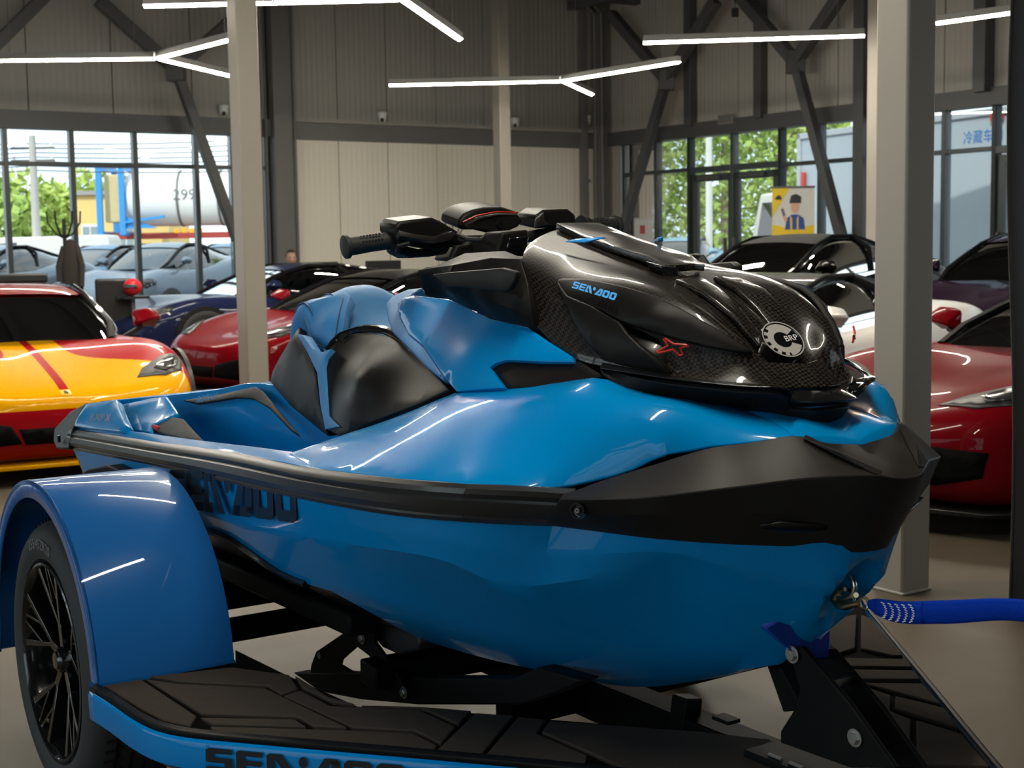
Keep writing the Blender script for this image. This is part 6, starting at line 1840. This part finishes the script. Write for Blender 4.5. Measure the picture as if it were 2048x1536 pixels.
# tanker trailer
def tanker():
    d = 58
    c0, c1_ = (-15.311,58.0,3.529), (-9.281,58.0,3.353)
    o = thing('tanker_truck', 'white tank trailer with blue frame ends and the number 299', 'truck', (c0[0], d, -.24))
    L = c1_[0] - c0[0]
    zc, r = c0[2] + .24, 1.12
    Tk = mat('tank_white', (.72, .71, .69), .4, noise=.06, nscale=.6)
    Bf = mat('tank_frame_blue', (.03, .25, .62), .4, noise=.06)
    Mx = Matrix.Translation((0, 0, zc)) @ Matrix.Rotation(radians(90), 4, 'Y')
    t = lathe('tank', [(.001, -.25), (.6, -.18), (.95, -.05), (r, .12), (r, L - .12), (.9, L + .08), (.001, L + .2)], Tk, o, 40, Mx)
    for s_ in (.35, .62, 1.0): lathe('band', [(r + .015, L * s_ - .05), (r + .03, L * s_), (r + .015, L * s_ + .05)], M_STEEL2, t, 40, Mx)
    for xx in (-.95, -.05):
        for yy in (-1.15, 1.15): bar('frame_post', (xx, yy, zc - 1.45), (xx - .0, yy, zc + 1.25), .22, .18, Bf, o)
        for zz in (zc - 1.4, zc + 1.2): bar('frame_beam', (xx, -1.15, zz), (xx, 1.15, zz), .2, .18, Bf, o)
    bar('frame_strut', (.05, -1.15, zc - .95), (1.6, -1.15, zc - .75), .16, .1, Bf, o)
    prism('frame_gusset', [(-.05, -1.1, zc - 1.2), (-.05, -1.1, zc - .7), (1.3, -1.1, zc - 1.2)], (0, .06, 0), Bf, o, .01)
    box('head_panel', (-.5, 0, zc), (.7, 1.6, 1.9), mat('tank_panel_sand', (.6, .48, .25), .7, noise=.1), o, .05)
    bar('chassis', (-1.2, 0, zc - 1.5), (L, 0, zc - 1.5), .9, .24, mat('chassis_red', (.35, .04, .03), .6, noise=.2), o)
    for k in range(4):
        box('lamp', (2.05 + k * .3, -1.0, zc - 1.32), (.22, .06, .18), mat('amber_lamp', (.8, .35, .02), .3, noise=.05), o, .01)
    for k in range(4): box('reflector_strip', (4.3 + k * .34, -1.0, zc - 1.32), (.3, .04, .2), M_REDL if k % 2 == 0 else M_WHITE, o)
    for xx in (.6, 1.7, L - 2.4, L - 1.2):
        tube('wheel', [(xx, -1.15, .5), (xx, -.8, .5)], .5, M_TYRE, o, 24)
        tube('wheel', [(xx, .8, .5), (xx, 1.15, .5)], .5, M_TYRE, o, 24)
    tp = text_polys('299', .62)
    decal('tank_number', tp, lambda a, b: Vector((1.95 + a, -r * 1.003 * cos((b - .1) / r) - .012, zc + r * sin((b - .1) / r))), mat('tank_print', (.12, .12, .13), .6, noise=.05), t)
tanker()
# white van
def van(x, y, rz, label, m, s=1.0):
    o = thing('van', label, 'van', (x, y, -.24), rz)
    bm = bmesh.new()
    prof = [(-2.4, .35), (2.3, .35), (2.4, .9), (2.0, 1.15), (1.2, 1.95), (.9, 2.05), (-2.3, 2.1), (-2.4, 1.9)]
    A = [bm.verts.new((p[0] * s, -.95, p[1] * s)) for p in prof]
    Bv = [bm.verts.new((p[0] * s, .95, p[1] * s)) for p in prof]
    bm.faces.new(A); bm.faces.new(Bv[::-1])
    for i in range(len(prof)): bm.faces.new((A[i], Bv[i], Bv[(i + 1) % len(prof)], A[(i + 1) % len(prof)]))
    bmesh.ops.recalc_face_normals(bm, faces=bm.faces)
    bm_obj('body', bm, m, o, 30, bevel=.06)
    for sgn in (1, -1):
        mesh_obj('side_window', [(.35 * s, .957 * sgn, 1.25 * s), (1.65 * s, .957 * sgn, 1.25 * s), (1.15 * s, .957 * sgn, 1.85 * s), (.35 * s, .957 * sgn, 1.9 * s)], [(0, 1, 2, 3)], M_CGLASS, o, 0)
        for xx in (-1.5, 1.5): tube('wheel', [(xx * s, .75 * sgn, .34), (xx * s, .97 * sgn, .34)], .34, M_TYRE, o, 24)
    mesh_obj('windscreen', [(1.98 * s, -.8, 1.2 * s), (1.98 * s, .8, 1.2 * s), (1.24 * s, .75, 1.93 * s), (1.24 * s, -.75, 1.93 * s)], [(0, 1, 2, 3)], M_CGLASS, o, 0)
vn = (-15.249,46.0,1.994)
van(vn[0], 46, radians(184), 'white van parked behind the left windows', P_WHITE, 1.05)
# parked cars outside
PK = [((-10, 27.0), 188, P_SILV, 'silver car parked outside at the left edge'), ((215, 34), 186, P_BLUEC, 'grey blue car parked outside under the tanker'), ((335, 27.8), 190, P_SILV, 'silver car parked outside in front of the tanker wheels'), ((470, 34.5), 186, P_BLUEC, 'blue car parked outside left of the window column')]
for (pxl, d), a, m, lb in PK:
    car('parked_car', lb, ((pxl - 1024) / 2840 * d, d), radians(a + 60), m, m, sx=.95, sz=1.33, detail=1, group='cars parked beyond the left windows', grille=False)
PK2 = [((1262, 38), P_WHITE, 'white car parked outside left of the door'), ((1362, 34.0), P_PALE, 'pale blue car parked outside beside the door frame')]
for (pxl, d), m, lb in PK2:
    car('parked_car', lb, ((pxl - 1024) / 2840 * d, d), radians(250), m, m, sx=.9, sz=1.3, detail=1, group='cars parked beyond the side windows', grille=False)
# light pole
lp = (4.75,34.0,2.419)
o = thing('light_pole', 'white lamp post outside the left door leaf', 'pole', (lp[0], 34, -.24))
tube('shaft', [(0, 0, 0), (0, 0, 7.5)], [.09, .06], M_WHITE, o, 12)
bar('arm', (0, 0, 7.4), (.9, 0, 7.6), .06, .06, M_WHITE, o)
box('lamp_head', (1.1, 0, 7.6), (.5, .22, .1), M_WHITE, o, .02)
# white box truck
def truck():
    d = 30.0
    o = thing('box_truck', 'white refrigerated box truck with blue Chinese lettering', 'truck', (0, 0, -.24))
    B = mat('truck_box_white', (.40, .45, .50), .45, noise=.05, nscale=.5)
    Gy = mat('truck_edge_grey', (.42, .45, .48), .4, noise=.05)
    p0 = Vector((6.063,30.0,3.64)); p1 = Vector((7.826,25.9,3.617))
    d_ = (p1 - p0); d_.z = 0
    L = d_.length; d_.normalize()
    nr = Vector((d_.y, -d_.x, 0))
    if nr.y > 0: nr = -nr
    zt = p0.z + .24
    M = Matrix(((d_.x, nr.x, 0, p0.x), (d_.y, nr.y, 0, p0.y), (0, 0, 1, 0), (0, 0, 0, 1)))
    L = 7.2
    z0 = .95
    bx_ = box('cargo_box', (L / 2, -1.2, (z0 + zt) / 2), (L, 2.4, zt - z0), B, o, .02, M)
    for z in (z0 + .05, zt - .06): box('edge_rail', (L / 2, .015, z), (L + .02, .05, .12), Gy, bx_, .01, M)
    for x in (.05, L - .05): box('corner_post', (x, .015, (z0 + zt) / 2), (.12, .05, zt - z0), Gy, bx_, .01, M)
    for (x, z) in ((.25, zt - 1.05), (.65, zt - .22), (5.9, zt - .16), (6.6, zt - 1.0)):
        box('red_marker', (x, .05, z), (.12 if z < zt - .5 else .3, .03, .5 if z < zt - .5 else .12), M_REDL, bx_, 0, M)
    wq = Vector((7.949,25.35,3.087))
    xs = (wq - p0).dot(d_)
    tp = text_polys('\u51b7\u85cf\u8f66 FI', .25)
    blu = mat('truck_print_blue', (.03, .20, .55), .5, noise=.05)
    decal('box_lettering', tp, lambda a, b: M @ Vector((xs + a, .006, wq.z + .24 + b)), blu, bx_, label='blue lettering on the truck box')
    bar('chassis', M @ Vector((-2.2, -1.2, .75)), M @ Vector((L, -1.2, .75)), .8, .25, M_TBLK, o)
    for x in (-1.2, L - 2.0):
        for yy in (-.15, -2.25): tube('wheel', [M @ Vector((x, yy, .45)), M @ Vector((x, yy + .3 * (1 if yy > -1 else -1) * -1, .45))], .45, M_TYRE, o, 24)
    cb = hull_obj('cab', [M @ Vector(p) for p in [(-.15, 0, .6), (-.15, -2.2, .6), (-.15, 0, 2.75), (-.15, -2.2, 2.75), (-1.9, 0, .6), (-1.9, -2.2, .6), (-1.95, -.05, 1.5), (-1.95, -2.15, 1.5), (-1.6, -.1, 2.7), (-1.6, -2.1, 2.7)]], P_WHITE, o, .06)
    mesh_obj('cab_window', [M @ Vector(p) for p in [(-.35, .012, 1.55), (-1.6, .012, 1.55), (-1.4, -.03, 2.5), (-.4, .012, 2.5)]], [(0, 1, 2, 3)], M_CGLASS, cb, 0)
    mesh_obj('windscreen', [M @ Vector(p) for p in [(-1.97, -.2, 1.55), (-1.97, -2.0, 1.55), (-1.66, -1.95, 2.6), (-1.66, -.25, 2.6)]], [(0, 1, 2, 3)], M_CGLASS, cb, 0)
    box('mirror', (-2.15, .25, 1.95), (.1, .22, .55), M_CBLK, cb, .02, M)
    box('mirror', (-2.15, .25, 1.45), (.1, .22, .3), M_CBLK, cb, .02, M)
    tube('mirror_arm', [M @ Vector((-1.7, .0, 2.4)), M @ Vector((-2.1, .22, 2.4)), M @ Vector((-2.15, .25, 1.3))], .02, M_CBLK, cb, 6)
truck()
